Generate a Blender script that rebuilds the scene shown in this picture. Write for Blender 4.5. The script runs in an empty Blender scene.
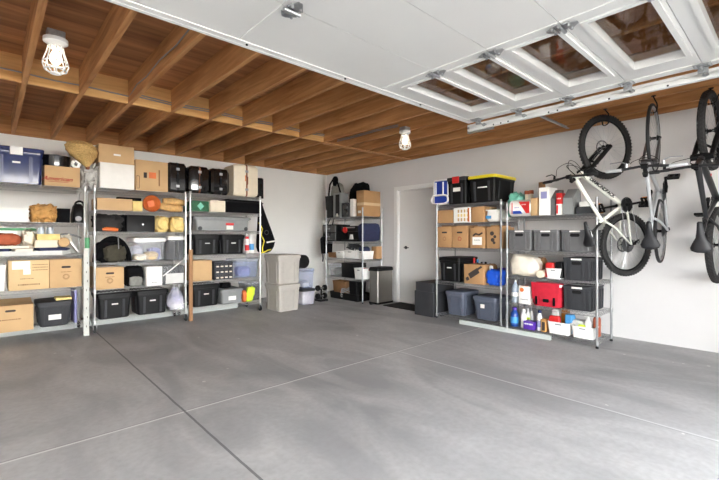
import bpy, math, random
from mathutils import Vector, Matrix, noise
random.seed(4)
SC = bpy.context.scene
COL = SC.collection
PI = math.pi
# ---------------------------------------------------------------- camera model (719x480)
FPX, TH, VY, CAMH = 404.7, 0.7402, 236.8, 1.2
SN, CS = math.sin(TH), math.cos(TH)
def ray(u, v): return (FPX*SN+(u-359.5)*CS, FPX*CS-(u-359.5)*SN, VY-v)
def on_y(u, v, y):
    r = ray(u, v); t = y/r[1]; return r[0]*t, CAMH+r[2]*t
def on_x(u, v, x):
    r = ray(u, v); t = x/r[0]; return r[1]*t, CAMH+r[2]*t
def on_z(u, v, z):
    r = ray(u, v); t = (z-CAMH)/r[2]; return r[0]*t, r[1]*t
# ---------------------------------------------------------------- materials
def srgb(r, g, b):
    f = lambda c: (c/255/12.92) if c/255 <= .04045 else ((c/255+.055)/1.055)**2.4
    return (f(r), f(g), f(b), 1)
MATS = {}
def mat(name, rgb, rough=.6, metal=0., var=.12, scale=14., bump=.0, spec=.5, alpha=None, trans=0., emit=None, coat=0., stretch=None):
    if name in MATS: return MATS[name]
    m = bpy.data.materials.new(name); m.use_nodes = True
    nt = m.node_tree; N = nt.nodes; L = nt.links
    p = N['Principled BSDF']
    c = srgb(*rgb)
    tc = N.new('ShaderNodeTexCoord'); mp = N.new('ShaderNodeMapping')
    L.new(tc.outputs['Object'], mp.inputs['Vector'])
    if stretch: mp.inputs['Scale'].default_value = stretch
    nz = N.new('ShaderNodeTexNoise'); nz.inputs['Scale'].default_value = scale; nz.inputs['Detail'].default_value = 4
    L.new(mp.outputs[0], nz.inputs['Vector'])
    cr = N.new('ShaderNodeValToRGB')
    cr.color_ramp.elements[0].position = .3; cr.color_ramp.elements[1].position = .7
    cr.color_ramp.elements[0].color = tuple(x*(1-var) for x in c[:3])+(1,)
    cr.color_ramp.elements[1].color = tuple(min(1, x*(1+var)) for x in c[:3])+(1,)
    L.new(nz.outputs['Fac'], cr.inputs[0]); L.new(cr.outputs[0], p.inputs['Base Color'])
    p.inputs['Roughness'].default_value = rough; p.inputs['Metallic'].default_value = metal
    p.inputs['Specular IOR Level'].default_value = spec
    if alpha is not None: p.inputs['Alpha'].default_value = alpha
    if trans: p.inputs['Transmission Weight'].default_value = trans
    if coat: p.inputs['Coat Weight'].default_value = coat
    if emit:
        p.inputs['Emission Color'].default_value = c; p.inputs['Emission Strength'].default_value = emit
    if bump:
        b = N.new('ShaderNodeBump'); b.inputs['Strength'].default_value = bump; b.inputs['Distance'].default_value = .01
        L.new(nz.outputs['Fac'], b.inputs['Height']); L.new(b.outputs[0], p.inputs['Normal'])
    MATS[name] = m; return m
def M(n): return MATS[n]
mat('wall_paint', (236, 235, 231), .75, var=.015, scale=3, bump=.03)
mat('wall_paint_shaded', (215, 213, 212), .75, var=.015, scale=3, bump=.03)  # right wall: shade from grazing daylight put into the base colour
mat('white_paint', (236, 236, 234), .4, var=.01, scale=4)
mat('door_white', (232, 232, 230), .35, var=.012, scale=4)
mat('chrome', (196, 196, 194), .3, .5, var=.04)
mat('chrome_dull', (150, 151, 152), .35, .55, var=.05)
mat('galvanised', (176, 178, 180), .4, .8, var=.12, scale=60)
mat('cardboard', (196, 162, 118), .85, var=.05, scale=6, bump=.05)
mat('cardboard_pale', (212, 182, 136), .85, var=.05, scale=6, bump=.05)
mat('cardboard_dark', (174, 134, 92), .85, var=.06, scale=6, bump=.05)
mat('tape', (206, 178, 138), .3, var=.03)
mat('black_plastic', (17, 17, 18), .5, var=.1, spec=.22)
mat('black_gloss', (20, 20, 22), .18, var=.1, coat=.6)
mat('black_fabric', (17, 17, 19), .95, var=.25, scale=40, bump=.3, spec=.1)
mat('charcoal_plastic', (54, 55, 58), .55, var=.06, spec=.25)
mat('slate_plastic', (86, 92, 106), .45, var=.05)
mat('stone_plastic', (176, 171, 163), .5, var=.04)
mat('grey_plastic', (132, 134, 134), .5, var=.05)
mat('grey_dark_plastic', (98, 98, 99), .5, var=.05)
mat('navy_plastic', (38, 48, 94), .2, var=.1)
mat('navy_fabric', (36, 42, 74), .85, var=.2, scale=30, bump=.3)
mat('white_plastic', (232, 231, 228), .4, var=.02)
mat('cream', (226, 214, 190), .55, var=.04)
mat('cream_fabric', (226, 217, 200), .9, var=.05, scale=20, bump=.4)
mat('yellow_fabric', (226, 200, 130), .9, var=.1, scale=16, bump=.5)
mat('yellow_plastic', (226, 208, 44), .4, var=.05)
mat('lime_fabric', (212, 236, 60), .8, var=.08, scale=20, bump=.3)
mat('red', (196, 34, 34), .5, var=.06)
mat('red_fabric', (186, 22, 46), .8, var=.1, scale=20, bump=.4)
mat('rust_fabric', (164, 84, 54), .85, var=.16, scale=18, bump=.4)
mat('orange', (214, 108, 44), .5, var=.1)
mat('amber', (168, 108, 30), .4, var=.1)
mat('blue', (30, 62, 158), .45, var=.08)
mat('blue_bag', (30, 88, 206), .4, var=.1, scale=12, bump=.3)
mat('sky_blue', (72, 152, 210), .45, var=.06)
mat('detergent_blue', (30, 66, 140), .3, var=.1)
mat('purple', (84, 44, 158), .45, var=.05)
mat('green', (70, 142, 92), .6, var=.12)
mat('green_dark', (40, 92, 62), .7, var=.3, scale=25)
mat('teal_plastic', (116, 190, 166), .35, var=.16, scale=20, bump=.3)
mat('olive_fabric', (62, 58, 46), .9, var=.2, scale=20, bump=.5)
mat('brown_leather', (134, 78, 48), .5, var=.1)
mat('brown_basket', (128, 92, 58), .8, var=.25, scale=60, bump=.6)
mat('dark_bag', (42, 40, 40), .85, var=.25, scale=20, bump=.5)
mat('grey_fabric', (128, 128, 122), .85, var=.15, scale=26, bump=.3)
mat('paper', (236, 234, 228), .8, var=.03, scale=10)
mat('paper_grey', (206, 206, 202), .8, var=.06, scale=10)
mat('lavender', (150, 150, 196), .6, var=.06)
mat('ink', (58, 50, 46), .8, var=.1)
mat('ink_red', (150, 34, 24), .8, var=.08)
mat('ink_brown', (132, 96, 62), .8, var=.08)
mat('steel', (150, 146, 140), .3, .85, var=.04, stretch=(40, 40, 1))
mat('rubber', (26, 26, 27), .75, var=.2, scale=80, bump=.3)
mat('tyre_knobby', (34, 33, 33), .85, var=.25, scale=90, bump=.5)
mat('bike_white', (226, 226, 216), .3, var=.02, coat=.4)
mat('bike_silver', (186, 188, 190), .32, .35, var=.04)
mat('bike_black', (30, 30, 32), .35, var=.1, coat=.3)
mat('spoke', (186, 188, 190), .3, .8, var=.05)
mat('disc_metal', (120, 120, 122), .35, .9, var=.05)
mat('saddle_black', (30, 30, 33), .55, var=.06)
mat('reflector', (232, 140, 30), .3, var=.05)
mat('wicker', (198, 164, 104), .8, var=.28, scale=90, bump=.8)
mat('wood_bowl', (190, 104, 52), .45, var=.14, scale=10, stretch=(2, 2, 10))
mat('rattan_roll', (206, 164, 104), .75, var=.2, scale=40, bump=.4)
mat('brown_paper', (192, 146, 84), .8, var=.2, scale=14, bump=.6)
mat('timber_pale', (190, 196, 192), .7, var=.06, scale=8, stretch=(12, 1, 12))
mat('board_brown', (150, 110, 74), .7, var=.2, scale=8, stretch=(14, 14, 1))
mat('concrete_curb', (196, 197, 190), .8, var=.05, scale=10)
mat('bulb', (255, 240, 214), .25, var=.0, emit=3)
mat('mat_black', (38, 36, 35), .95, var=.2, scale=80, bump=.5)
mat('clear_plastic', (212, 218, 228), .18, var=.03, alpha=.26)
mat('clear_blue', (150, 166, 206), .18, var=.03, alpha=.36)
mat('clear_bag', (224, 222, 238), .25, var=.08, alpha=.4, scale=20, bump=.5)
mat('clear_smoke', (96, 98, 104), .2, var=.03, alpha=.5)
mat('bottle_clear', (200, 214, 226), .1, var=.02, alpha=.45)
mat('crumple_grey', (182, 180, 176), .35, var=.16, scale=18, bump=.9)

def wood_mat(name, dark, light, axis, gs=1.0):
    m = bpy.data.materials.new(name); m.use_nodes = True
    nt = m.node_tree; N = nt.nodes; L = nt.links; p = N['Principled BSDF']
    tc = N.new('ShaderNodeTexCoord'); mp = N.new('ShaderNodeMapping'); L.new(tc.outputs['Object'], mp.inputs[0])
    s = [9*gs, 9*gs, 9*gs]; s[axis] = .7*gs; mp.inputs['Scale'].default_value = s
    n1 = N.new('ShaderNodeTexNoise'); n1.inputs['Scale'].default_value = 2.2; n1.inputs['Detail'].default_value = 7; n1.inputs['Distortion'].default_value = .8
    n2 = N.new('ShaderNodeTexNoise'); n2.inputs['Scale'].default_value = .9
    L.new(mp.outputs[0], n1.inputs[0]); L.new(tc.outputs['Object'], n2.inputs[0])
    mx = N.new('ShaderNodeMath'); mx.operation = 'MULTIPLY_ADD'; mx.inputs[1].default_value = .65
    m2 = N.new('ShaderNodeMath'); m2.operation = 'MULTIPLY'; m2.inputs[1].default_value = .35
    L.new(n1.outputs[0], mx.inputs[0]); L.new(n2.outputs[0], m2.inputs[0]); L.new(m2.outputs[0], mx.inputs[2])
    cr = N.new('ShaderNodeValToRGB'); cr.color_ramp.elements[0].position = .33; cr.color_ramp.elements[1].position = .68
    cr.color_ramp.elements[0].color = srgb(*dark); cr.color_ramp.elements[1].color = srgb(*light)
    L.new(mx.outputs[0], cr.inputs[0]); L.new(cr.outputs[0], p.inputs['Base Color'])
    b = N.new('ShaderNodeBump'); b.inputs['Strength'].default_value = .15; b.inputs['Distance'].default_value = .01
    L.new(n1.outputs[0], b.inputs['Height']); L.new(b.outputs[0], p.inputs['Normal'])
    p.inputs['Roughness'].default_value = .75
    MATS[name] = m
wood_mat('joist_wood', (160, 106, 60), (214, 160, 104), 1)
wood_mat('rim_wood', (150, 99, 58), (206, 152, 98), 0)
wood_mat('block_wood', (200, 146, 84), (236, 190, 126), 0)
wood_mat('plywood', (122, 78, 48), (200, 140, 90), 0, .45)

def floor_mat():
    m = bpy.data.materials.new('concrete_floor'); m.use_nodes = True
    nt = m.node_tree; N = nt.nodes; L = nt.links; p = N['Principled BSDF']
    tc = N.new('ShaderNodeTexCoord'); sep = N.new('ShaderNodeSeparateXYZ'); L.new(tc.outputs['Object'], sep.inputs[0])
    def noise_(scale, det, dist=0, st=None):
        n = N.new('ShaderNodeTexNoise'); n.inputs['Scale'].default_value = scale; n.inputs['Detail'].default_value = det; n.inputs['Distortion'].default_value = dist
        if st:
            mp = N.new('ShaderNodeMapping'); mp.inputs['Scale'].default_value = st; L.new(tc.outputs['Object'], mp.inputs[0]); L.new(mp.outputs[0], n.inputs[0])
        else: L.new(tc.outputs['Object'], n.inputs[0])
        return n
    def mixc(fac, a, b):
        x = N.new('ShaderNodeMix'); x.data_type = 'RGBA'
        if isinstance(fac, float): x.inputs[0].default_value = fac
        else: L.new(fac, x.inputs[0])
        for i, q in ((6, a), (7, b)):
            if isinstance(q, tuple): x.inputs[i].default_value = q
            else: L.new(q, x.inputs[i])
        return x.outputs[2]
    def ramp(src, p0, p1, c0=(0, 0, 0, 1), c1=(1, 1, 1, 1)):
        r = N.new('ShaderNodeValToRGB'); r.color_ramp.elements[0].position = p0; r.color_ramp.elements[1].position = p1
        r.color_ramp.elements[0].color = c0; r.color_ramp.elements[1].color = c1; L.new(src, r.inputs[0]); return r.outputs[0]
    def mth(op, a, b=None):
        x = N.new('ShaderNodeMath'); x.operation = op
        for i, q in ((0, a), (1, b)):
            if q is None: continue
            if isinstance(q, (int, float)): x.inputs[i].default_value = q
            else: L.new(q, x.inputs[i])
        return x.outputs[0]
    big = ramp(noise_(.55, 5, .6).outputs[0], .35, .68)
    streak = ramp(noise_(2.2, 8, 1.2, (1, .35, 1)).outputs[0], .4, .66)
    fine = ramp(noise_(26, 6).outputs[0], .35, .7)
    col = mixc(big, srgb(150, 150, 151), srgb(186, 186, 187))
    sf = mth('MULTIPLY', streak, .42); col = mixc(sf, col, srgb(222, 221, 219))
    ff = mth('MULTIPLY', fine, .3); col = mixc(ff, col, srgb(146, 144, 142))
    # pale paint drips
    v = N.new('ShaderNodeTexVoronoi'); v.inputs['Scale'].default_value = 5; L.new(tc.outputs['Object'], v.inputs[0])
    spot = mth('LESS_THAN', v.outputs['Distance'], .07)
    gate = mth('GREATER_THAN', noise_(1.1, 2).outputs[0], .57)
    col = mixc(mth('MULTIPLY', mth('MULTIPLY', spot, gate), .55), col, srgb(240, 239, 234))
    X, Y = sep.outputs[0], sep.outputs[1]
    wob = mth('MULTIPLY', mth('SUBTRACT', noise_(3, 3).outputs[0], .5), .012)
    def line(ax, at, w): return mth('LESS_THAN', mth('ABSOLUTE', mth('ADD', mth('SUBTRACT', ax, at), wob)), w)
    s1 = line(Y, 2.858, .009); s1b = line(Y, 2.872, .006)
    s2 = line(X, .989, .0075); s3 = mth('MULTIPLY', line(X, 3.16, .011), mth('LESS_THAN', Y, 2.86)); s3b = mth('MULTIPLY', line(X, 3.147, .006), mth('LESS_THAN', Y, 2.86))
    col = mixc(mth('MULTIPLY', s1b, .6), col, srgb(130, 128, 126))
    col = mixc(mth('MULTIPLY', s1, .75), col, srgb(228, 228, 226))
    col = mixc(mth('MULTIPLY', s2, .8), col, srgb(92, 92, 94))
    col = mixc(mth('MULTIPLY', s3b, .4), col, srgb(110, 108, 108))
    col = mixc(mth('MULTIPLY', s3, .6), col, srgb(222, 222, 222))
    L.new(col, p.inputs['Base Color'])
    p.inputs['Roughness'].default_value = .55
    b = N.new('ShaderNodeBump'); b.inputs['Strength'].default_value = .08; b.inputs['Distance'].default_value = .01
    L.new(fine, b.inputs['Height']); L.new(b.outputs[0], p.inputs['Normal'])
    MATS['concrete_floor'] = m
floor_mat()
mat('driveway', (150, 148, 144), .85, var=.05, scale=2)
def pane_mat():
    m = bpy.data.materials.new('door_glass'); m.use_nodes = True
    nt = m.node_tree; N = nt.nodes; L = nt.links; N.remove(N['Principled BSDF'])
    t = N.new('ShaderNodeBsdfTransparent'); t.inputs[0].default_value = (.85, .82, .78, 1)
    g = N.new('ShaderNodeBsdfGlossy'); g.inputs['Roughness'].default_value = .03; g.inputs[0].default_value = (.9, .9, .9, 1)
    nz = N.new('ShaderNodeTexNoise'); nz.inputs['Scale'].default_value = 3
    bp = N.new('ShaderNodeBump'); bp.inputs['Strength'].default_value = .03; bp.inputs['Distance'].default_value = .02
    L.new(nz.outputs[0], bp.inputs['Height']); L.new(bp.outputs[0], g.inputs['Normal'])
    mx = N.new('ShaderNodeMixShader'); mx.inputs[0].default_value = .1
    L.new(t.outputs[0], mx.inputs[1]); L.new(g.outputs[0], mx.inputs[2]); L.new(mx.outputs[0], N['Material Output'].inputs[0])
    MATS['door_glass'] = m
pane_mat()
# ---------------------------------------------------------------- mesh builder
def spline(pts, n=6):
    P = [Vector(p) for p in pts]; out = []
    for i in range(len(P)-1):
        a, b, c, d = P[max(i-1, 0)], P[i], P[i+1], P[min(i+2, len(P)-1)]
        for k in range(n):
            t = k/n; out.append(.5*((2*b)+(c-a)*t+(2*a-5*b+4*c-d)*t*t+(3*b-a-3*c+d)*t**3))
    return out+[P[-1]]
class MB:
    def __init__(s): s.v = []; s.f = []; s.mi = []; s.k = 0
    def use(s, k): s.k = k; return s
    def add(s, vs, fs):
        o = len(s.v); s.v += [tuple(x) for x in vs]; s.f += [tuple(i+o for i in f) for f in fs]; s.mi += [s.k]*len(fs); return s
    def box(s, x0, x1, y0, y1, z0, z1):
        return s.add([(x0, y0, z0), (x1, y0, z0), (x1, y1, z0), (x0, y1, z0), (x0, y0, z1), (x1, y0, z1), (x1, y1, z1), (x0, y1, z1)],
                     [(3, 2, 1, 0), (4, 5, 6, 7), (0, 1, 5, 4), (1, 2, 6, 5), (2, 3, 7, 6), (3, 0, 4, 7)])
    def cbox(s, cx, cy, z0, w, d, h): return s.box(cx-w/2, cx+w/2, cy-d/2, cy+d/2, z0, z0+h)
    def obox(s, c, ax, ay, az):      # oriented box: centre and half axis vectors
        c, ax, ay, az = map(Vector, (c, ax, ay, az)); vs = []
        for k in (-1, 1):
            for (i, j) in ((-1, -1), (1, -1), (1, 1), (-1, 1)): vs.append(c+ax*i+ay*j+az*k)
        return s.add(vs, [(3, 2, 1, 0), (4, 5, 6, 7), (0, 1, 5, 4), (1, 2, 6, 5), (2, 3, 7, 6), (3, 0, 4, 7)])
    def rings(s, rs, close0=True, close1=True, loop=False):
        n = len(rs[0]); vs = [p for r in rs for p in r]; fs = []
        k = len(rs)
        for a in range(k if loop else k-1):
            b = (a+1) % k
            for i in range(n):
                j = (i+1) % n; fs.append((a*n+i, a*n+j, b*n+j, b*n+i))
        if not loop:
            if close0: fs.append(tuple(range(n-1, -1, -1)))
            if close1: fs.append(tuple((k-1)*n+i for i in range(n)))
        return s.add(vs, fs)
    def rr(s, levels, cx=0, cy=0, n=4, c0=True, c1=True):   # loft of rounded rectangles: (z, w, d, r)
        rs = []
        for (z, w, d, r) in levels:
            r = max(min(r, w/2-1e-4, d/2-1e-4), 1e-4); ring = []
            for (sx, sy, a0) in ((1, 1, 0), (-1, 1, PI/2), (-1, -1, PI), (1, -1, 1.5*PI)):
                for i in range(n+1):
                    a = a0+PI/2*i/n
                    ring.append((cx+sx*(w/2-r)+r*math.cos(a), cy+sy*(d/2-r)+r*math.sin(a), z))
            rs.append(ring)
        return s.rings(rs, c0, c1)
    def tube(s, pts, r, n=8, caps=True, closed=False):
        pts = [Vector(p) for p in pts]; rr = r if isinstance(r, (list, tuple)) else [r]*len(pts); rs = []
        prev = None; m = len(pts)
        for i, p in enumerate(pts):
            if closed: t = pts[(i+1) % m]-pts[i-1]
            else: t = pts[min(i+1, m-1)]-pts[max(i-1, 0)]
            t.normalize()
            if prev is None:
                a = Vector((0, 0, 1)) if abs(t.z) < .9 else Vector((1, 0, 0)); u = t.cross(a).normalized()
            else:
                u = (prev-t*prev.dot(t)).normalized()
            prev = u; w = t.cross(u)
            rs.append([p+(u*math.cos(2*PI*k/n)+w*math.sin(2*PI*k/n))*rr[i] for k in range(n)])
        return s.rings(rs, caps, caps, closed)
    def lathe(s, prof, c=(0, 0, 0), n=20, axis='z', caps=True):
        rs = []
        for (r, h) in prof:
            ring = []
            for k in range(n):
                a = 2*PI*k/n; x, y = r*math.cos(a), r*math.sin(a)
                q = (x, y, h) if axis == 'z' else ((h, x, y) if axis == 'x' else (y, h, x))
                ring.append((q[0]+c[0], q[1]+c[1], q[2]+c[2]))
            rs.append(ring)
        return s.rings(rs, caps, caps)
    def torus(s, R, r, c=(0, 0, 0), axis='y', n=40, m=10, sq=1.0):
        rs = []
        for i in range(n):
            a = 2*PI*i/n; ring = []
            for k in range(m):
                b = 2*PI*k/m; rad = R+r*math.cos(b); h = r*sq*math.sin(b)
                x, y = rad*math.cos(a), rad*math.sin(a)
                q = (x, h, y) if axis == 'y' else ((x, y, h) if axis == 'z' else (h, x, y))
                ring.append((q[0]+c[0], q[1]+c[1], q[2]+c[2]))
            rs.append(ring)
        return s.rings(rs, loop=True)
    def blob(s, w, d, h, c=(0, 0, 0), seed=0, amp=.12, freq=3., e=.6, nu=28, nv=16, flat=True):
        """soft lump standing on z=c.z: superellipsoid with folds"""
        rs = []; off = Vector((seed*7.3, seed*3.1, seed*1.7))
        sg = lambda x, q: math.copysign(abs(x)**q, x)
        for j in range(1, nv):
            ph = -PI/2+PI*j/nv; ring = []
            for i in range(nu):
                a = 2*PI*i/nu
                x = sg(math.cos(ph), e)*sg(math.cos(a), e); y = sg(math.cos(ph), e)*sg(math.sin(a), e); z = sg(math.sin(ph), e)
                k = 1+amp*noise.noise(Vector((x, y, z))*freq+off)+amp*.5*noise.noise(Vector((x, y, z))*freq*2.3+off)
                X, Y, Z = x*w/2*k, y*d/2*k, h/2+z*h/2*k
                if flat: Z = max(Z, 0.0)
                ring.append((c[0]+X, c[1]+Y, c[2]+Z))
            rs.append(ring)
        return s.rings(rs)
    def build(s, name, m, parent=None, loc=None, rotz=0, smooth=35):
        me = bpy.data.meshes.new(name); me.from_pydata(s.v, [], s.f); me.update()
        import bmesh
        bm = bmesh.new(); bm.from_mesh(me); bmesh.ops.recalc_face_normals(bm, faces=bm.faces); bm.to_mesh(me); bm.free()
        if smooth:
            me.polygons.foreach_set('use_smooth', [True]*len(me.polygons)); me.set_sharp_from_angle(angle=math.radians(smooth))
        for q in ([m] if isinstance(m, str) else m): me.materials.append(M(q))
        if s.k: me.polygons.foreach_set('material_index', s.mi)
        o = bpy.data.objects.new(name, me); COL.objects.link(o)
        if parent: o.parent = parent
        if loc: o.location = loc
        if rotz: o.rotation_euler.z = rotz
        return o
def tag(o, label, cat, group=None):
    o['label'] = label; o['category'] = cat
    if group: o['group'] = group
    return o
def thing(name, label, cat, loc=(0, 0, 0), rotz=0, group=None):
    o = bpy.data.objects.new(name, None); COL.objects.link(o); o.empty_display_size = .05
    o.location = loc; o.rotation_euler.z = rotz
    return tag(o, label, cat, group)
def struct(name, mb, m, parent=None):
    o = mb.build(name, m, parent)
    if not parent: o['kind'] = 'structure'
    return o
def text(s, size, name, m, parent, x, y, z, shear=0., bold=0., mat4=None, sx=1.):
    """flat lettering on a face looking to local -Y, centred at x, baseline centre z"""
    cu = bpy.data.curves.new('lettering', 'FONT'); cu.body = s; cu.size = size; cu.align_x = 'CENTER'; cu.align_y = 'CENTER'; cu.shear = shear; cu.extrude = .0006; cu.offset = bold
    t = bpy.data.objects.new('lettering', cu); COL.objects.link(t)
    dg = bpy.context.evaluated_depsgraph_get(); me = bpy.data.meshes.new_from_object(t.evaluated_get(dg))
    bpy.data.objects.remove(t); bpy.data.curves.remove(cu)
    for v in me.vertices:
        a, b, c = v.co; a *= sx
        v.co = (x+a, y-c, z+b) if mat4 is None else mat4 @ Vector((a, b, c))
    me.materials.clear(); me.materials.append(M(m))
    o = bpy.data.objects.new(name, me); COL.objects.link(o); o.parent = parent
    return o
def blur_print(t, name, m, x, y, z, w, h=.008, seed=1):
    """a line of print too small to read: short strokes"""
    r = random.Random(seed); b = MB(); p = x-w/2
    while p < x+w/2-.004:
        k = r.uniform(.005, .018); b.box(p, min(p+k, x+w/2), y-.0008, y, z-h/2, z+h/2); p += k+r.uniform(.003, .007)
    return b.build(name, m, t)
# ---------------------------------------------------------------- placing: front face from the photo's outline, on a shelf of height zs
def PB(u0, u1, vt, zs, yf, d):        # against the back wall, front at y = yf
    x0, _ = on_y(u0, vt, yf); x1, _ = on_y(u1, vt, yf); _, zt = on_y((u0+u1)/2, vt, yf)
    return clamp(dict(loc=((x0+x1)/2, yf+d/2, zs), rot=0, w=x1-x0, d=d, h=zt-zs))
def PR(u0, u1, vt, zs, xf, d):        # along the right wall, front at x = xf
    y0, _ = on_x(u0, vt, xf); y1, _ = on_x(u1, vt, xf); _, zt = on_x((u0+u1)/2, vt, xf)
    return clamp(dict(loc=(xf+d/2, (y0+y1)/2, zs), rot=-PI/2, w=y0-y1, d=d, h=zt-zs))
CUR = []
def clamp(P):
    up = [z for z in CUR if z > P['loc'][2]+.05]
    if up: P['h'] = min(P['h'], min(up)-.052-P['loc'][2])
    return P
def at(P, name, label, cat, group=None): return thing(name, label, cat, P['loc'], P['rot'], group)
# ---------------------------------------------------------------- kinds of storage things
def carton(P, label, m='cardboard', name='cardboard_box', cat='box', group=None, flaps=False, handle=False, tape=True, side_slot=False):
    w, d, h = P['w'], P['d'], P['h']; t = at(P, name, label, cat, group)
    if flaps:
        b = MB(); k = .006
        b.box(-w/2, w/2, -d/2, d/2, 0, k); b.box(-w/2, w/2, -d/2, -d/2+k, k, h*.9); b.box(-w/2, w/2, d/2-k, d/2, k, h*.9)
        b.box(-w/2, -w/2+k, -d/2+k, d/2-k, k, h*.9); b.box(w/2-k, w/2, -d/2+k, d/2-k, k, h*.9)
        b.build('box_body', m, t)
        for (c, ax, ay, az) in (((0, d/2-.01, h*.95), (w/2, 0, 0), (0, .004, .05*h), (0, .003, -.0003)),):
            MB().obox((0, d*.3, h*.93), (w/2, 0, 0), (0, d*.2, h*.06), (0, -.001, .003)).build('flap', m, t)
            MB().obox((0, -d*.3, h*.9), (w/2, 0, 0), (0, -d*.2, -.0), (0, 0, .003)).build('flap', m, t)
    else:
        MB().rr([(0, w-.004, d-.004, .004), (.003, w, d, .004), (h-.003, w, d, .004), (h, w-.004, d-.004, .004)], n=2).build('box_body', m, t)
        if tape: MB().box(-w/2-.0006, w/2+.0006, -.025, .025, h-.06, h+.0006).build('packing_tape', 'tape', t)
    if handle:
        MB().rr([(-.0, .085, .026, .0125), (.0012, .085, .026, .0125)], n=5)
        s = MB()
        ring = []
        for (sx, a0) in ((1, -PI/2), (-1, PI/2)):
            for i in range(7):
                a = a0+PI*i/6; ring.append((sx*.034+.012*math.cos(a), .012*math.sin(a)))
        s.rings([[(x, -d/2-.001, h*.72+z) for x, z in ring], [(x, -d/2+.002, h*.72+z) for x, z in ring]])
        s.build('hand_hole', 'ink', t)
    return t
def sheet(t, name, m, x0, x1, z0, z1, y, th=.0012): return MB().box(x0, x1, y-th, y, z0, z1).build(name, m, t)
def tote(P, label, m='black_plastic', lid=None, name='storage_tote', cat='storage bin', group=None, taper=.86, tag_label=False, latch=False, ribs=True, mark=None, lidh=None, ribm=None):
    """tapered storage tote: ribbed body, rim, overlapping lid"""
    w, d, h = P['w'], P['d'], P['h']; t = at(P, name, label, cat, group); lid = lid or m
    lh = lidh or min(.045, h*.14); bh = h-lh; r = min(.03, w*.1)
    W, D = w*.95, d*.95; tp = taper
    b = MB(); b.rr([(0, W*tp-.02, D*tp-.02, r), (.008, W*tp, D*tp, r), (bh*.86, W*.975, D*.975, r), (bh*.88, W, D, r), (bh, W, D, r)])
    if ribs:
        rb = b.use(1); fy = lambda z: -(D*tp+(D*.975-D*tp)*z/(bh*.86))/2
        fx = lambda z: (W*tp+(W*.975-W*tp)*z/(bh*.86))/2
        for x in (-.30, -.26, .26, .30):
            z0, z1 = .02, bh*.84
            rb.obox((x*W*.95, (fy(z0)+fy(z1))/2-.003, (z0+z1)/2), (.007, 0, 0), (0, .005, 0), (0, (fy(z1)-fy(z0))/2, (z1-z0)/2))
        for sx in (-1, 1):
            for y in (-.28, .28):
                z0, z1 = .02, bh*.84
                rb.obox((sx*((fx(z0)+fx(z1))/2+.003), y*D, (z0+z1)/2), (.005, 0, 0), (0, .012, 0), (sx*(fx(z1)-fx(z0))/2, 0, (z1-z0)/2))
    b.build('bin_body', [m, ribm or m] if ribs else m, t)
    MB().rr([(bh-.012, w*.985, d*.985, r*1.1), (bh-.01, w, d, r*1.1), (h-.012, w, d, r*1.1), (h-.006, w-.016, d-.016, r), (h-.006, w-.05, d-.05, r), (h, w-.07, d-.07, r)]).build('lid', lid, t)
    if latch: MB().rr([(bh-.05, .11, .02, .006), (h-.002, .11, .022, .006)], cy=-d/2-.004).build('latch', latch, t)
    if mark: 
        MB().box(-.035, .035, -D/2-.0025, -D*.9/2, bh*.62, bh*.67).build('badge', mark, t)
    if tag_label:
        yy = -(D*tp+(D*.975-D*tp)*.5)/2
        MB().obox((.0, yy-.004, bh*.42), (.06, 0, 0), (0, .001, 0), (0, -(D*.975-D*tp)/2*.05, .03)).build('paper_label', 'paper', t)
    return t
def crate(P, label, m='grey_dark_plastic', group=None):
    """ribbed storage crate with a white topped hand hole"""
    w, d, h = P['w'], P['d'], P['h']; t = at(P, 'storage_crate', label, 'storage crate', group)
    rb = MB().rr([(0, w*.93, d*.93, .01), (h*.93, w*.97, d*.97, .012), (h*.935, w, d, .014), (h, w, d, .014)], n=3)
    for i in range(6):
        x = (-.42+.84*i/5)*w*.95
        if abs(x) < .12*w: continue
        rb.obox((x, -d*.475-.003, h*.45), (.012, 0, 0), (0, .006, 0), (0, -.02*d*.45, h*.4))
    for sx in (-1, 1):
        for j in range(6): rb.obox((sx*(w*.475+.003), (-.4+.16*j)*d*.95, h*.45), (.006, 0, 0), (0, .014, 0), (sx*.008*w, 0, h*.4))
    rb.build('crate_body', m, t)
    s = MB(); s.rr([(0, .1, .036, .017), (.004, .1, .036, .017)], n=4)
    s.v = [(x, -d*.487-.004+z, h*.76+y) for x, y, z in s.v]; s.build('hand_hole', 'black_plastic', t)
    MB().box(-.055, .055, -d/2-.003, -d/2+.01, h*.9, h*.975).build('label_strip', 'paper', t)
    return t
def basket(P, label, m='white_plastic', name='plastic_basket', cat='basket', group=None, slot=True):
    w, d, h = P['w'], P['d'], P['h']; t = at(P, name, label, cat, group); k = .006
    b = MB(); lv = [(0, w*.86, d*.86, .02), (h*.94, w*.97, d*.97, .025), (h*.95, w, d, .028), (h, w, d, .028), (h, w-.02, d-.02, .02), (.012, w*.86-.015, d*.86-.015, .018)]
    b.rr(lv).build('basket_body', m, t)
    if slot:
        s = MB(); s.rr([(0, w*.28, h*.1, h*.049), (.003, w*.28, h*.1, h*.049)], n=4)
        s.v = [(x, -d*.478-.003+z, h*.82+y) for x, y, z in s.v]; s.build('hand_slot', 'grey_plastic', t)
    return t
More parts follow.
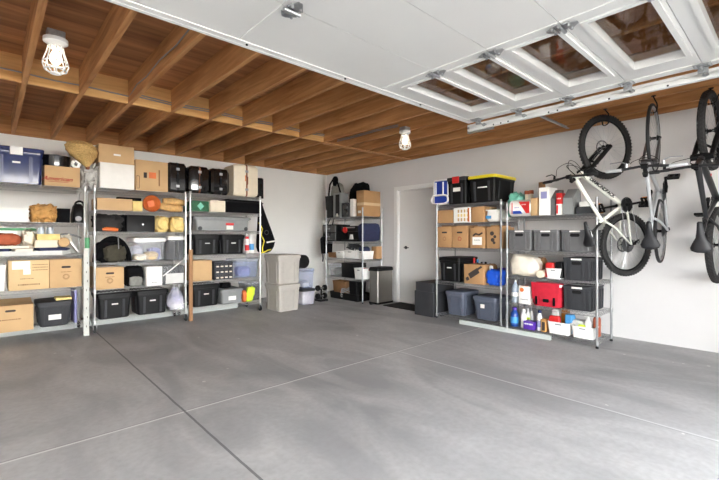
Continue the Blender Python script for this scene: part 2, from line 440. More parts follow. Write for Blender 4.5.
def suitcase(P, label, m='black_gloss', name='suitcase', group=None, strap=None, trim='black_plastic', round_=.05, handle='black_plastic'):
    """hard shell case standing on its side edge, broad face along depth, narrow side to the front"""
    w, d, h = P['w'], P['d'], P['h']; t = at(P, name, label, 'suitcase', group)
    for sx in (-1, 1):
        b = MB(); b.rr([(0, h-.05, d-.05, round_), (w*.12, h, d, round_), (w*.47, h, d, round_)], n=5)
        b.v = [(sx*(w*.48-z), y, x+h/2) for x, y, z in b.v]; b.build('shell', m, t)
        for y in (-.25, -.1, .1, .25): pass
    s = MB(); s.rr([(-w*.03, h+.008, d+.008, round_+.004), (w*.03, h+.008, d+.008, round_+.004)], n=5)
    s.v = [(z, y, x+h/2) for x, y, z in s.v]; s.v = [(x, y, max(z, 0)) for x, y, z in s.v]; s.build('seam_band', strap or trim, t)
    MB().tube([(0, -d/2-.004, h*.36), (0, -d/2-.03, h*.4), (0, -d/2-.03, h*.6), (0, -d/2-.004, h*.64)], .009, 8).build('carry_handle', handle, t)
    for z in (.22, .78): MB().rr([(h*z-.018, .045, .016, .004), (h*z+.018, .045, .016, .004)], cy=-d/2-.006).build('clasp', 'chrome_dull', t)
    return t
def lump(P, label, m, name, cat, group=None, seed=1, amp=.16, freq=3., e=.6, nu=28, nv=16):
    o = MB().blob(P['w'], P['d'], P['h'], seed=seed, amp=amp, freq=freq, e=e, nu=nu, nv=nv).build(name, m, None, P['loc'], P['rot'], smooth=60)
    return tag(o, label, cat, group)
def bottle(P, label, m, cap='white_plastic', name='bottle', cat='bottle', lab=None, neck=.4, spray=False):
    w, d, h = P['w'], min(P['w'], P['d']), P['h']; t = at(P, name, label, cat); R = w/2
    MB().lathe([(R*.9, 0), (R, .01), (R, h*.62), (R*.85, h*.72), (R*neck, h*.82), (R*neck, h*.88)], n=18).build('bottle_body', m, t)
    if spray:
        b = MB(); b.lathe([(R*neck*1.1, h*.86), (R*neck*1.1, h*.9), (R*.25, h*.92), (R*.25, h*.95)]); b.rr([(h*.93, w*.9, .02, .008), (h, w*.6, .02, .008)], cx=-w*.15); b.build('spray_head', cap, t)
    else: MB().lathe([(R*neck*1.2, h*.86), (R*neck*1.2, h*.985), (R*neck, h)], n=16).build('cap', cap, t)
    if lab: MB().lathe([(R*1.01, h*.18), (R*1.01, h*.5)], n=18, caps=False).build('label_band', lab, t)
    return t
# ---------------------------------------------------------------- wire shelving
def wire_unit(label, x0, x1, y0, y1, levels, top, rot, casters=None, m='chrome', extra=None):
    """local frame: width along x, depth along y (front = -y). Casters lift the posts."""
    if rot == 0:
        loc = ((x0+x1)/2, (y0+y1)/2, 0); w, d = x1-x0, y1-y0
    else:
        loc = ((x0+x1)/2, (y0+y1)/2, 0); w, d = y1-y0, x1-x0
    t = thing('wire_shelving_unit', label, 'shelving', loc, rot, None)
    zb = .125 if casters else .0
    for sx in (-1, 1):
        for sy in (-1, 1):
            x, y = sx*(w/2-.0125), sy*(d/2-.0125)
            p = MB().tube([(x, y, zb+.01), (x, y, top)], .0125, 10)
            for k in range(int((top-zb-.1)/.1)): p.torus(.0125, .0014, (x, y, zb+.1+k*.1), 'z', 10, 4)
            po = p.build('post', m, t)
            MB().lathe([(.0135, top-.003), (.0135, top+.006), (.008, top+.01)], (x, y, 0), 10).build('post_cap', m, po)
            if casters:
                c = MB(); c.torus(.034, .0145, (x, y, .0485), 'x', 18, 8); c.lathe([(.03, -.012), (.03, .012)], (x, y, .0485), 14, 'x')
                co = c.build('caster', 'rubber', t)
                f = MB(); f.tube([(x, y, .1), (x, y, .145)], .011, 8)
                f.box(x-.02, x-.016, y-.02, y+.02, .04, .105); f.box(x+.016, x+.02, y-.02, y+.02, .04, .105); f.box(x-.02, x+.02, y-.02, y+.02, .1, .106)
                f.build('caster_fork', 'chrome_dull', co)
            else: MB().lathe([(.016, 0), (.016, .012), (.011, .03)], (x, y, 0), 10).build('levelling_foot', 'black_plastic', po)
    for z in levels:
        s = MB(); a, b = w/2-.012, d/2-.012; zt = z-.004
        for zz, rad in ((zt-.002, .0032), (zt-.036, .0032)):
            s.tube([(-a, -b, zz), (a, -b, zz), (a, b, zz), (-a, b, zz)], rad, 5, closed=True)
        nz = int(w/.045)
        for yy in (-b, b):
            zig = [(-a+2*a*i/(2*nz), yy, zt-.004 if i % 2 else zt-.034) for i in range(2*nz+1)]; s.tube(zig, .0025, 4)
        for xx in (-a, a):
            zig = [(xx, -b+2*b*i/16, zt-.004 if i % 2 else zt-.034) for i in range(17)]; s.tube(zig, .0025, 4)
        nw = int(w/.026)
        for i in range(1, nw):
            x = -a+2*a*i/nw; s.box(x-.0016, x+.0016, -b, b, zt+.0005, zt+.0036)
        for yy in (-b*.5, 0, b*.5): s.tube([(-a, yy, zt-.004), (a, yy, zt-.004)], .003, 5)
        so = s.build('wire_shelf', m, t)
        for sx in (-1, 1):
            for sy in (-1, 1): MB().lathe([(.0165, z-.042), (.0185, z-.02), (.0165, z+.0)], (sx*(w/2-.0125), sy*(d/2-.0125), 0), 10).build('corner_collar', m, so)
    return t
# ================================================================ THE ROOM
XW, YW, HW = 5.56, 7.18, 2.576
XL, YF = -1.7, -.95
struct('floor', MB().box(XL, XW, YF-.15, YW, -.1, 0), 'concrete_floor')
struct('ground', MB().box(-9, 14, -16, YF-.15, -.12, -.02), 'driveway')
struct('wall_back', MB().box(XL-.15, XW+.15, YW, YW+.15, -.1, 2.83), 'wall_paint')
struct('wall_left', MB().box(XL-.15, XL, YF-.15, YW, -.1, 2.83), 'wall_paint')
D0, D1, DH = 4.17, 5.05, 2.06
struct('wall_right', MB().box(XW, XW+.15, YF-.15, D0, -.1, 2.83).box(XW, XW+.15, D1, YW, -.1, 2.83).box(XW, XW+.15, D0, D1, DH, 2.83).box(XW, XW+.15, D0, D1, -.1, 0), 'wall_paint_shaded')
struct('wall_front', MB().box(XL, -1.16, YF-.15, YF, -.1, 2.83).box(3.76, XW, YF-.15, YF, -.1, 2.83).box(-1.16, 3.76, YF-.15, YF, 2.2, 2.83), 'wall_paint')
ceil = struct('ceiling', MB().box(XL-.15, XW+.15, YF-.15, YW+.15, 2.812, 2.84), 'plywood')
JX = [.23+.42*k for k in range(-4, 13)]+[5.538]
for x in JX: MB().box(x-.02, x+.02, YF, YW-.001, HW, 2.812).build('joist', 'joist_wood', ceil)
for a, b in zip(JX[:-1], JX[1:]):
    if b < 3.7: MB().box(a+.02, b-.02, 4.68, 4.72, HW, 2.811).build('blocking', 'block_wood', ceil)
    MB().box(a+.02, b-.02, YW-.045, YW-.002, HW, 2.811).build('blocking', 'rim_wood', ceil)
MB().box(3.57, 5.5, 4.66, 4.75, HW-.014, HW-.0005).build('strap_board', 'joist_wood', ceil)
# cables stapled along the joists
def cable(pts, label, r=.006, m='chrome_dull'):
    o = MB().tube(pts, r, 6).build('electric_cable', m); tag(o, label, 'cable')
cable([(-.9, 4.655, 2.66), (.2, 4.66, 2.655), (.45, 4.668, 2.645), (.66, 4.66, 2.65), (1.04, 4.66, 2.64), (1.07, 4.6, 2.63)], 'grey cable running along the pale blocking below the left caged bulb')
cable([(1.055, 4.62, 2.635), (1.04, 4.3, 2.66), (1.044, 4.0, 2.645), (1.04, 3.6, 2.665), (1.042, 3.2, 2.65), (1.04, 2.6, 2.69)], 'grey cable stapled up the side of a joist above the stacked cartons')
for dz, nm in ((0, 'lower of the two grey cables crossing the blocking mid-ceiling'), (.022, 'upper of the two grey cables crossing the blocking mid-ceiling')):
    cable([(1.12, 4.67, 2.66+dz), (1.5, 4.665, 2.645+dz), (1.9, 4.668, 2.66+dz), (2.33, 4.664, 2.645+dz), (2.76, 4.668, 2.66+dz), (3.2, 4.664, 2.647+dz), (3.58, 4.66, 2.655+dz)], nm)
for k, nm in ((0, 'grey cable running up to the right caged bulb, beside the joist'), (1, 'second grey cable running up to the right caged bulb, above its neighbour')):
    cable([(3.76-.0, 4.6, 2.60+.02*k), (3.77, 4.2, 2.595+.02*k), (3.775, 3.8, 2.60+.018*k), (3.78, 3.42, 2.585+.02*k)], nm)
# entry door in the right wall
tr = MB(); fx = XW-.018
tr.box(fx, XW, D0-.065, D0+.005, 0, DH+.06).box(fx, XW, D1-.005, D1+.065, 0, DH+.06).box(fx, XW, D0+.005, D1-.005, DH-.005, DH+.06)
tr.box(XW+.07, XW+.1, D0, D1, 0, DH-.02).box(XW, XW+.07, D0, D0+.02, 0, DH).box(XW, XW+.07, D1-.02, D1, 0, DH).box(XW, XW+.1, D0+.02, D1-.02, DH-.02, DH)  # includes an unseen backing panel added behind the door to block light
struct('trim_1', tr, 'door_white')
dr = struct('door_1', MB().box(XW+.03, XW+.07, D0+.023, D1-.023, .004, DH-.023), 'door_white')
hb = MB(); hy, hz = 4.865, 1.005
hb.rr([(0, .06, .06, .028), (.012, .056, .056, .027)]); hb.v = [(XW+.03-z, hy+x, hz+y) for x, y, z in hb.v]
hb.tube([(XW+.022, hy, hz), (XW-.02, hy, hz), (XW-.028, hy-.03, hz), (XW-.028, hy-.11, hz)], .009, 8)
hb.build('door_handle', 'charcoal_plastic', dr)
MB().box(5.05, 5.5, 4.15, 4.92, 0.0005, .014).build('door_mat', 'mat_black')
tag(bpy.data.objects['door_mat'], 'flat black mat on the floor in front of the white door', 'mat')
# ================================================================ OVERHEAD GARAGE DOOR
GZ = 2.42
gd = thing('garage_door', 'white sectional garage door raised flat under the joists with a row of windows', 'garage door', (0, 0, GZ))
seams = [2.40, 1.835, 1.385, .935, .475, .02, -.44]; GX0, GX1, WX0, WX1 = -1.14, 3.77, 2.50, 3.45
for i in range(6):
    yn, ys = seams[i]-.002, seams[i+1]+.002; T = .05
    wn, ws = (yn-.23 if i == 0 else yn-.11), ys+.05
    s = MB(); s.box(GX0, WX0, ys, yn, 0, T).box(WX1, GX1, ys, yn, 0, T).box(WX0, WX1, wn, yn, 0, T).box(WX0, WX1, ys, ws, 0, T)
    for x0, x1 in ((GX0, GX0+.09), (1.13, 1.23), (WX0-.12, WX0-.04), (GX1-.09, GX1)): s.box(x0, x1, ys+.004, yn-.004, -.006, 0)
    so = s.build('door_section', 'door_white', gd)
    f = MB(); b = .03
    f.box(WX0-b, WX0, ws-b, wn+b, -.012, 0).box(WX1, WX1+b, ws-b, wn+b, -.012, 0).box(WX0, WX1, wn, wn+b, -.012, 0).box(WX0, WX1, ws-b, ws, -.012, 0)
    f.build('window_frame', 'door_white', so)
    MB().box(WX0, WX1, ws, wn, T-.008, T-.004).build('window_pane', 'door_glass', so)
    if i < 5:
        for x in (1.19, WX0-.06):
            h = MB(); y = ys
            h.box(x-.035, x+.035, y-.05, y+.05, -.012, -.007)
            h.rings([[(x-.05, y+.03, -.02), (x+.05, y+.03, -.02), (x+.012, y+.085, -.012), (x-.012, y+.085, -.012)], [(x-.05, y+.03, -.015), (x+.05, y+.03, -.015), (x+.012, y+.085, -.008), (x-.012, y+.085, -.008)]])
            h.rings([[(x-.05, y-.03, -.02), (x+.05, y-.03, -.02), (x+.012, y-.085, -.012), (x-.012, y-.085, -.012)], [(x-.05, y-.03, -.015), (x+.05, y-.03, -.015), (x+.012, y-.085, -.008), (x-.012, y-.085, -.008)]])
            h.tube([(x-.05, y, -.022), (x+.05, y, -.022)], .011, 8)
            for sx in (-1, 1):
                for sy in (-1, 1): h.lathe([(.008, -.03), (.008, -.018)], (x+sx*.025, y+sy*.045, 0), 6)
            h.build('hinge', 'galvanised', so)
    h = MB(); y = ys if i else ys
    for yy in ([ys]+([2.27] if i == 0 else [])):
        h.box(GX1-.1, GX1-.01, yy-.05, yy+.05, -.014, -.008); h.box(GX1-.03, GX1-.022, yy-.03, yy+.03, -.055, -.01)
        h.tube([(GX1-.11, yy, -.035), (GX1+.09, yy, -.035)], .006, 8); h.lathe([(.019, GX1+.082), (.019, GX1+.106)], (0, yy, -.035), 12, 'x')
        for sx in (-.08, -.045):
            for sy in (-.035, .035): h.lathe([(.008, -.024), (.008, -.012)], (GX1+sx, yy+sy, 0), 6)
    h.build('roller_bracket', 'galvanised', so)
sb = MB(); sb.box(GX0, GX1, 2.375, 2.402, -.014, 0).box(GX0, GX1, 2.33, 2.375, -.012, -.006)
sb.build('edge_strut', 'white_paint', gd)
for x in (.25, 1.19, 2.0, 2.9): MB().lathe([(.008, -.02), (.008, -.011)], (x, 2.35, 0), 6).build('bolt', 'black_plastic', gd)
tk = thing('door_track', 'white steel door track with holes along the raised door', 'door track', (GX1+.1, 0, GZ-.035))
b = MB(); b.box(.02, .024, -.5, 2.47, -.03, .03).box(-.012, .024, -.5, 2.47, -.032, -.028).box(-.012, .024, -.5, 2.47, .028, .032).box(-.016, -.012, -.5, 2.47, -.032, -.012).box(-.016, -.012, -.5, 2.47, .012, .032)
b.box(-.012, .05, -.5, 2.47, .032, .036)
b.build('rail', 'white_paint', tk)
for y in (2.16, 2.08, 2.0, 1.6, 1.52, 1.1, .7): MB().lathe([(.008, -.0175), (.008, -.0155)], (0, y, -.022), 8, 'x').build('slot', 'black_plastic', tk)
MB().obox((.72, 1.86, .085), (.66, .085, .062), (-.002, .016, 0), (0, 0, .002)).obox((.72, 1.872, .1), (.66, .085, .062), (0, .002, 0), (0, 0, .016)).build('hanger_bar', 'galvanised', tk)
MB().box(0.03, .07, 2.2, 2.5, -.045, .04).build('end_bracket', 'galvanised', tk)
# ================================================================ CAGED BULBS
def lamp(x, y, z, label):
    t = thing('caged_bulb_lamp', label, 'ceiling lamp', (x, y, z))
    MB().rr([(-.045, .1, .1, .012), (0, .1, .1, .012)]).build('junction_box', 'galvanised', t)
    MB().lathe([(.03, -.105), (.045, -.085), (.07, -.07), (.07, -.046), (.055, -.045)], n=24).build('lamp_holder', 'white_plastic', t)
    MB().lathe([(.005, -.215), (.02, -.212), (.031, -.195), (.034, -.175), (.028, -.15), (.017, -.125), (.015, -.1)], n=20).build('bulb', 'bulb', t)
    c = MB()
    prof = [(.042, -.1), (.05, -.14), (.066, -.19), (.072, -.22), (.06, -.255), (.03, -.275), (.0, -.28)]
    for k in range(8):
        a = PI*2*k/8; c.tube([(r*math.cos(a), r*math.sin(a), h) for r, h in prof], .0042, 6)
    for r, h in ((.043, -.1), (.069, -.205), (.06, -.255), (.03, -.275)): c.torus(r, .0045, (0, 0, h), 'z', 28, 6)
    c.build('wire_cage', 'white_plastic', t)
lamp(.327, 3.39, 2.575, 'white caged bulb hanging below the joists at upper left')
lamp(3.84, 3.36, 2.57, 'white caged bulb hanging mid-ceiling beside the raised garage door')
# ================================================================ SHELVING UNITS
YS0, YS1 = 5.92, 6.42
LA, LB, LC = [1.80, 1.37, .985, .595, .14], [1.82, 1.54, 1.265, .865, .535, .15], [1.835, 1.575, 1.29, .935, .55, .17]
ua = wire_unit('chrome wire shelving on casters at the far left, holding the navy tote', -.5, .872, YS0, YS1, LA, 1.812, 0, True)
bk = MB(); bk.box(-.66, .66, .22, .245, 1.435, 1.475); bk.build('rear_rail', 'white_plastic', ua)
wire_unit('chrome wire shelving on casters, second from the left, with orange bowl and yellow bundles', .95, 2.075, YS0, YS1, LB, 1.832, 0, True)
wire_unit('chrome wire shelving on casters under the cream suitcase, third from the left', 2.115, 3.25, YS0, YS1, LC, 1.847, 0, True)
LD, LE, LF = [1.575, 1.115, .79, .43], [1.665, 1.40, 1.045, .55, .07], [1.455, 1.033, .71, .378, .075]
wire_unit('chrome wire shelving in the far corner beside the steel trash can', 4.92, 5.43, 5.305, 6.39, LD, 1.72, -PI/2, m='chrome_dull')
wire_unit('chrome wire shelving right of the white door, under the two black totes', 4.88, 5.38, 2.625, 3.67, LE, 1.676, -PI/2, m='chrome_dull')
wire_unit('chrome wire shelving nearest the bicycles, holding the ribbed grey crates', 4.80, 5.30, 1.475, 2.525, LF, 1.62, -PI/2, m='chrome_dull')
yf = 5.95
CUR = LA
# ---------------------------------------------------------------- far left unit
tote(PB(-14, 44.5, 146, LA[0], yf, .42), 'navy blue lidded tote with white latch on the far left top shelf', 'navy_plastic', latch='white_plastic', mark='white_plastic', taper=.93)
P = PB(44.5, 80, 166.5, LA[0], yf, .38); amb = carton(P, 'brown cardboard box with red script reading American beside the navy tote')
text('American', .066, 'printed_lettering', 'ink_red', amb, -.05, -P['d']/2-.001, P['h']*.36, shear=.4, bold=.0016, sx=1.12)
blur_print(amb, 'printed_line', 'ink_red', -.04, -P['d']/2, P['h']*.22, .2)
ztop = LA[0]+P['h']
o = MB().lathe([(.13, 0), (.145, .005), (.15, .13), (.155, .14), (.14, .14), (.13, .02)], n=30).build('round_pan', 'black_gloss', None, (P['loc'][0]-.05, P['loc'][1]+.01, ztop)); tag(o, 'black round pan on top of the American box', 'pan')
o = MB().lathe([(.022, -.025), (.05, -.025), (.05, .025), (.022, .025)], n=24, axis='y', caps=False); o.rings([o.v[0:24], o.v[72:96]], False, False)
o = o.build('tape_roll', 'white_plastic', None, (P['loc'][0]+.135, P['loc'][1]-.12, ztop+.051)); tag(o, 'white tape roll standing on edge on the American box', 'tape roll')
P = PB(81.5, 99.5, 164, LA[0], yf+.07, .3); gx, gz = P['loc'][0], LA[0]+P['h']
lump(P, 'crumpled grey plastic bundle under the woven basket', 'crumple_grey', 'plastic_bundle', 'bundle', seed=3, amp=.34, freq=4.6, nu=56, nv=34)
bt = thing('wicker_basket', 'round woven straw basket tapering to a tied tip above the grey bundle', 'basket', (gx-.035, yf+.03, gz-.075))
b = MB(); pr = [(.012, .01), (.03, .04), (.09, .1), (.14, .16), (.165, .22), (.16, .27), (.13, .305), (.07, .325), (.0, .33)]
b.lathe([(r, h) for r, h in pr], n=32)
b.v = [(x-.09*(z/.33), y, z) for x, y, z in b.v]; b.build('woven_body', 'wicker', bt)
c = MB()
for r, h in pr[2:8]: c.torus(r+.002, .004, (-.09*(h/.33), 0, h), 'z', 36, 5)
c.build('coil', 'wicker', bt)
MB().lathe([(.02, -.0), (.024, .03), (.018, .05)], (-.003, 0, 0), 12).build('tied_tip', 'brown_leather', bt)
# second shelf
P = PB(-12, 28.5, 207.5, LA[1], yf+.05, .35); MB().box(-P['w']/2, P['w']/2, -P['d']/2, P['d']/2, 0, P['h']).build('paper_ream', 'paper', None, P['loc']); tag(bpy.data.objects['paper_ream'], 'wide white paper stack on the second shelf under the navy tote', 'paper')
lump(PB(31, 57.5, 204.5, LA[1], yf, .3), 'crumpled brown paper bag beside the white paper stack', 'brown_paper', 'paper_bag', 'bag', seed=8, amp=.34, freq=4, e=.6, nu=48, nv=28)
P = PB(57.5, 70.5, 208.5, LA[1], yf, .3); t = at(P, 'storage_bin', 'small open black bin beside the crumpled paper bag', 'bin'); w, d, h = P['w'], P['d'], P['h']
MB().rr([(0, w*.93, d*.93, .008), (h, w, d, .01), (h, w-.01, d-.01, .008), (.008, w*.93-.01, d*.93-.01, .006)]).build('bin_body', 'black_fabric', t)
P = PB(73.5, 85.5, 200, LA[1], yf-.01, .3); t = at(P, 'handheld_vacuum', 'black rounded appliance with a grey dial beside the shelf posts', 'appliance')
w, h = P['w'], P['h']; MB().rr([(0, w*.95, .26, .03), (h*.4, w, .28, .04), (h*.75, w*.75, .2, .04), (h*.85, w*.5, .12, .03)], n=5).build('appliance_body', 'black_plastic', t)
MB().lathe([(.03, -.15), (.034, -.135)], (-.01, 0, .05), 18, 'y').build('dial', 'grey_plastic', t)
MB().torus(.045, .012, (.02, 0, h-.05), 'y', 20, 8).build('carry_handle', 'black_plastic', t)
# third shelf: jumble
zz = LA[2]
P = PB(-10, 62, 249, zz, yf, .4); w = P['w']; xc = P['loc'][0]; yc = P['loc'][1]
cl = ['cream_fabric', 'paper', 'yellow_fabric', 'cream']
def slab(u0, u1, z0, th, m, label, name, cat, tilt=0., d=.3, dy=0., amp=.0):
    x0, _ = on_y(u0, 240, yf+dy); x1, _ = on_y(u1, 240, yf+dy); b = MB(); n = 16; rs = []
    rnd = random.Random(u0*31+int(u1))
    for i in range(n+1):
        f = i/n; x = -(x1-x0)/2+(x1-x0)*f; wv = amp*noise.noise(Vector((f*4, u0, 0))); q = .5+.5*min(1, min(f, 1-f)*8)
        rs.append([(x, -d/2*q, wv+th*(.5-.5*q)), (x, d/2*q, wv+th*(.5-.5*q)), (x, d/2*q, wv+th*(.5+.5*q)), (x, -d/2*q, wv+th*(.5+.5*q))])
    b.rings(rs); o = b.build(name, m, None, ((x0+x1)/2, yf+dy+d/2, z0)); o.rotation_euler.y = tilt; tag(o, label, cat); return o
slab(-12, 72, zz+.001, .05, 'paper_grey', 'grey white paper sheaf lying flat under the jumble of folded cloth', 'paper_sheaf', 'paper', d=.42)
slab(-12, 12, zz+.052, .03, 'navy_fabric', 'navy folded cloth at the far left end of the jumble', 'folded_cloth', 'cloth', d=.36)
slab(12.5, 35, zz+.052, .026, 'cream_fabric', 'cream folded cloth between the two navy cloths', 'folded_cloth', 'cloth', d=.36)
slab(35.5, 71, zz+.052, .036, 'navy_fabric', 'navy folded cloth under the two yellowish boxes', 'folded_cloth', 'cloth', d=.3)
slab(-12, 34.5, zz+.084, .03, 'cream_fabric', 'pale folded sheet under the red pouch', 'folded_sheet', 'cloth', d=.38)
slab(-12, 30, zz+.25, .035, 'paper', 'white bundle of papers lying over the red pouch', 'paper_bundle', 'paper', d=.16, dy=.2)
slab(-12, 36.5, zz+.29, .026, 'green', 'long green and white folded bag on top of the jumble', 'folded_bag', 'bag', d=.14, dy=.18)
lump(PB(-12, 38, 227.5, zz+.115, yf+.2, .18), 'pale heap of crumpled papers behind the red pouch and cream parcel', 'paper', 'paper_heap', 'paper', seed=77, amp=.3, freq=4, nu=48, nv=28)
lump(PB(59, 72, 234, zz+.089, yf+.22, .18), 'cream crumpled cloth behind the tan round disc', 'cream_fabric', 'crumpled_cloth', 'cloth', seed=78, amp=.3, freq=4, nu=48, nv=28)
P = PB(-8, 20.5, 233.5, zz+.115, yf+.02, .2); lump(P, 'rust red cloth pouch among the papers on the far left', 'rust_fabric', 'cloth_pouch', 'pouch', seed=5, amp=.18)
P = PB(22, 35, 230, zz+.115, yf+.03, .26); lump(P, 'cream paper parcel between the red pouch and the boxes', 'cream_fabric', 'paper_parcel', 'parcel', seed=15, amp=.25)
P = PB(34.5, 57.5, 240, zz+.089, yf+.01, .25); t1 = carton(P, 'pale box under the yellow box on the jumble shelf', 'cream', 'small_box', tape=False)
z2 = zz+.089+P['h']; P2 = PB(37, 60, 234, z2, yf+.01, .24); carton(P2, 'yellow box on top of the pale box among the cloths', 'yellow_fabric', 'small_box', tape=False)
z3 = z2+P2['h']
for (u0, u1, nm) in ((37.5, 45, 'clear glass jar on the yellow box, left one'), (46.5, 54.5, 'clear glass jar on the yellow box, right one')):
    P = PB(u0, u1, 225.5, z3, yf+.03, .1); t = at(P, 'glass_jar', nm, 'jar'); R = P['w']/2; h = P['h']
    MB().lathe([(R*.85, 0), (R, .006), (R, h*.8), (R*.8, h*.86)], n=18).build('jar_body', 'bottle_clear', t); MB().lathe([(R*.85, h*.86), (R*.85, h)], n=18).build('lid', 'chrome_dull', t)
o = MB().lathe([(.055, -.02), (.06, -.01), (.06, .01), (.055, .02)], n=24, axis='y').build('wooden_disc', 'cardboard', None, (on_y(65, 240, yf)[0], yf+.1, zz+.149)); tag(o, 'tan round disc on edge beside the yellow box', 'disc')
o = MB().obox((0, 0, .085), (.05, 0, -.075), (0, .06, 0), (.008, 0, .006)).build('white_strip', 'white_plastic', None, (on_y(75.5, 240, yf)[0], yf+.16, zz+.01)); tag(o, 'white flat strip leaning beside the shelf post', 'strip')
hs = MB()
hs.tube([(-.12+.3*i/20, .03*math.sin(i*.6), .0+.05*math.sin(PI*i/20)) for i in range(21)], .011, 8); o = hs.build('grey_hose', 'grey_plastic', None, (on_y(66, 240, yf)[0], yf+.25, zz+.2)); tag(o, 'grey curved hose behind the yellow box', 'hose')
# fourth shelf
basket(PB(-14, 6.5, 265.5, LA[3], yf, .4), 'white plastic tub at the far left edge of the picture', 'white_plastic', slot=False)
P = PB(8.5, 49.2, 259.5, LA[3], yf, .42); big = carton(P, 'large brown carton with white paper taped to its upper left', 'cardboard_pale')
w, d, h = P['w'], P['d'], P['h']
sheet(big, 'shipping_label', 'paper', -w*.42, .02*w, h*.7, h*.97, -d/2); sheet(big, 'shipping_label', 'paper', -w*.15, .03*w, h*.52, h*.699, -d/2)
for k in range(3): blur_print(big, 'printed_line', 'ink_brown', w*.27, -d/2, h*(.84-.09*k), .14, seed=k)
blur_print(big, 'printed_line', 'ink_brown', -.02, -d/2, h*.38, .12, seed=7)
blur_print(big, 'printed_line', 'ink_brown', 0, -d/2, h*.18, .2, .016, seed=8)
P = PB(49.6, 82, 258.5, LA[3], yf, .42); fb = carton(P, 'brown file box with oval hand hole next to the large carton', handle=True, tape=False, name='file_box')
def roundel(t, P, m='ink_brown', z=.38, x=0, r=.032):
    b = MB(); b.torus(r, .0025, (x, -P['d']/2-.0008, P['h']*z), 'y', 24, 4, .4); b.torus(r*.7, .002, (x, -P['d']/2-.0008, P['h']*z), 'y', 20, 4, .4); b.build('printed_roundel', m, t)
roundel(fb, P, r=.03); blur_print(fb, 'printed_line', 'ink_brown', 0, -P['d']/2, P['h']*.55, .1, seed=3)
# bottom shelf
P = PB(-14, 33.5, 303, LA[4], yf, .42); ob = carton(P, 'open brown carton on the bottom shelf at the far left', flaps=True, handle=True); blur_print(ob, 'printed_line', 'ink_brown', -.02, -P['d']/2, P['h']*.42, .22, .012, seed=4)
P = PB(36.5, 73, 301, LA[4], yf, .42); gt = tote(P, 'charcoal tote with white label on the bottom far left shelf', 'charcoal_plastic', tag_label=True, taper=.84)
P2 = PB(56, 72, 297.5, LA[4]+P['h'], yf+.03, .2); carton(P2, 'flat yellow box lying on the charcoal tote lid', 'yellow_fabric', 'small_box', tape=False)
o = MB().rr([(0, .03, .3, .012), (.4, .03, .3, .012)]).build('folded_table', 'lavender', None, (on_y(77, 300, 6.1)[0]-.02, 6.2, LA[4])); tag(o, 'lavender edged folded panel standing between tote and shelf post', 'panel')
# slotted upright between the units
t = thing('slotted_upright', 'white slotted metal upright standing on the floor between the two left shelving units', 'upright', (on_y(86.2, 320, 5.88)[0], 5.875, 0))
MB().box(-.028, .028, -.012, .012, 0, 1.06).build('upright_channel', 'concrete_curb', t)
s = MB()
for k in range(8): s.box(-.004+.01*(k % 2), .003+.01*(k % 2), -.0135, -.0125, .1+.11*k, .125+.11*k)
s.build('slot', 'ink', t)
o = MB().rr([(0, .05, .03, .012), (.13, .05, .03, .012)]).build('green_bottle', 'green', None, (on_y(87, 240, 5.9)[0], 5.885, 1.06)); o.rotation_euler.y = .0; tag(o, 'green pouch standing on the white slotted upright', 'pouch')
# ---------------------------------------------------------------- second unit
Z = CUR = LB
P = PB(100, 134.5, 163.5, Z[0], yf, .4); carton(P, 'white cardboard box on the top shelf under a brown box', 'paper', tape=False)
P2 = PB(98.5, 134.2, 145.5, Z[0]+P['h'], yf, .4); bx_ = carton(P2, 'brown cardboard box on top of the white box', 'cardboard'); sheet(bx_, 'paper_label', 'paper', -.035, .045, P2['h']*.42, P2['h']*.52, -P2['d']/2)
P = PB(135.5, 168, 161, Z[0], yf, .42); rb = carton(P, 'tall brown carton with orange printed squares beside the suitcases', 'cardboard')
w, d, h = P['w'], P['d'], P['h']
sheet(rb, 'printed_square', 'orange', -w*.1, w*.12, h*.42, h*.62, -d/2); sheet(rb, 'printed_mark', 'ink', -w*.26, -w*.16, h*.42, h*.6, -d/2)
sheet(rb, 'printed_bar', 'ink_brown', w*.2, w*.24, h*.18, h*.72, -d/2); 
fr = MB()
for (a, b_, c, e) in ((-.47, -.38, .06, .075), (-.47, -.38, .46, .475), (-.47, -.455, .075, .46), (-.395, -.38, .075, .46)): fr.box(w*a, w*b_, -d/2-.0012, -d/2, h*c, h*e)
fr.build('printed_frame', 'ink', rb)
suitcase(PB(168, 187.4, 162.5, Z[0], yf, .42), 'glossy black hard suitcase standing beside the tall brown carton')
# shelf 2
P = PB(97, 132.5, 198.5, Z[1], yf, .38); carton(P, 'long brown cardboard box on the second shelf, below the white box', 'cardboard', tape=False)
P2 = PB(118, 142, 196, Z[1]+P['h'], yf+.12, .15); MB().rr([(0, P2['w'], .12, .02), (.035, P2['w'], .12, .02)]).build('umbrella_bag', 'black_fabric', None, P2['loc']); tag(bpy.data.objects['umbrella_bag'], 'flat black bag lying on the long brown box', 'bag')
P = PB(133, 142.5, 201, Z[1], yf, .3); c = carton(P, 'small wooden box with a curved carved line beside the orange bowl', 'yellow_fabric', 'wooden_box', tape=False)
P = PB(143, 161.3, 194, Z[1], yf, .2); R = P['w']/2; t = thing('wooden_bowl', 'orange brown wooden bowl standing on its rim facing out', 'bowl', (P['loc'][0], yf+.02, Z[1]+R*.98))
MB().lathe([(R, 0), (R*.97, -.012), (R*.8, .01), (R*.55, .06), (.02, .085), (.02, .1), (R*.62, .095), (R*.92, .06), (R, 0)], n=32, axis='y', caps=False).build('bowl_shell', 'wood_bowl', t)
b = MB(); b.obox((0, .055, 0), (R*.34, 0, R*.1), (0, .02, 0), (-R*.08, 0, R*.34)); b.build('bowl_inlay', 'orange', t)
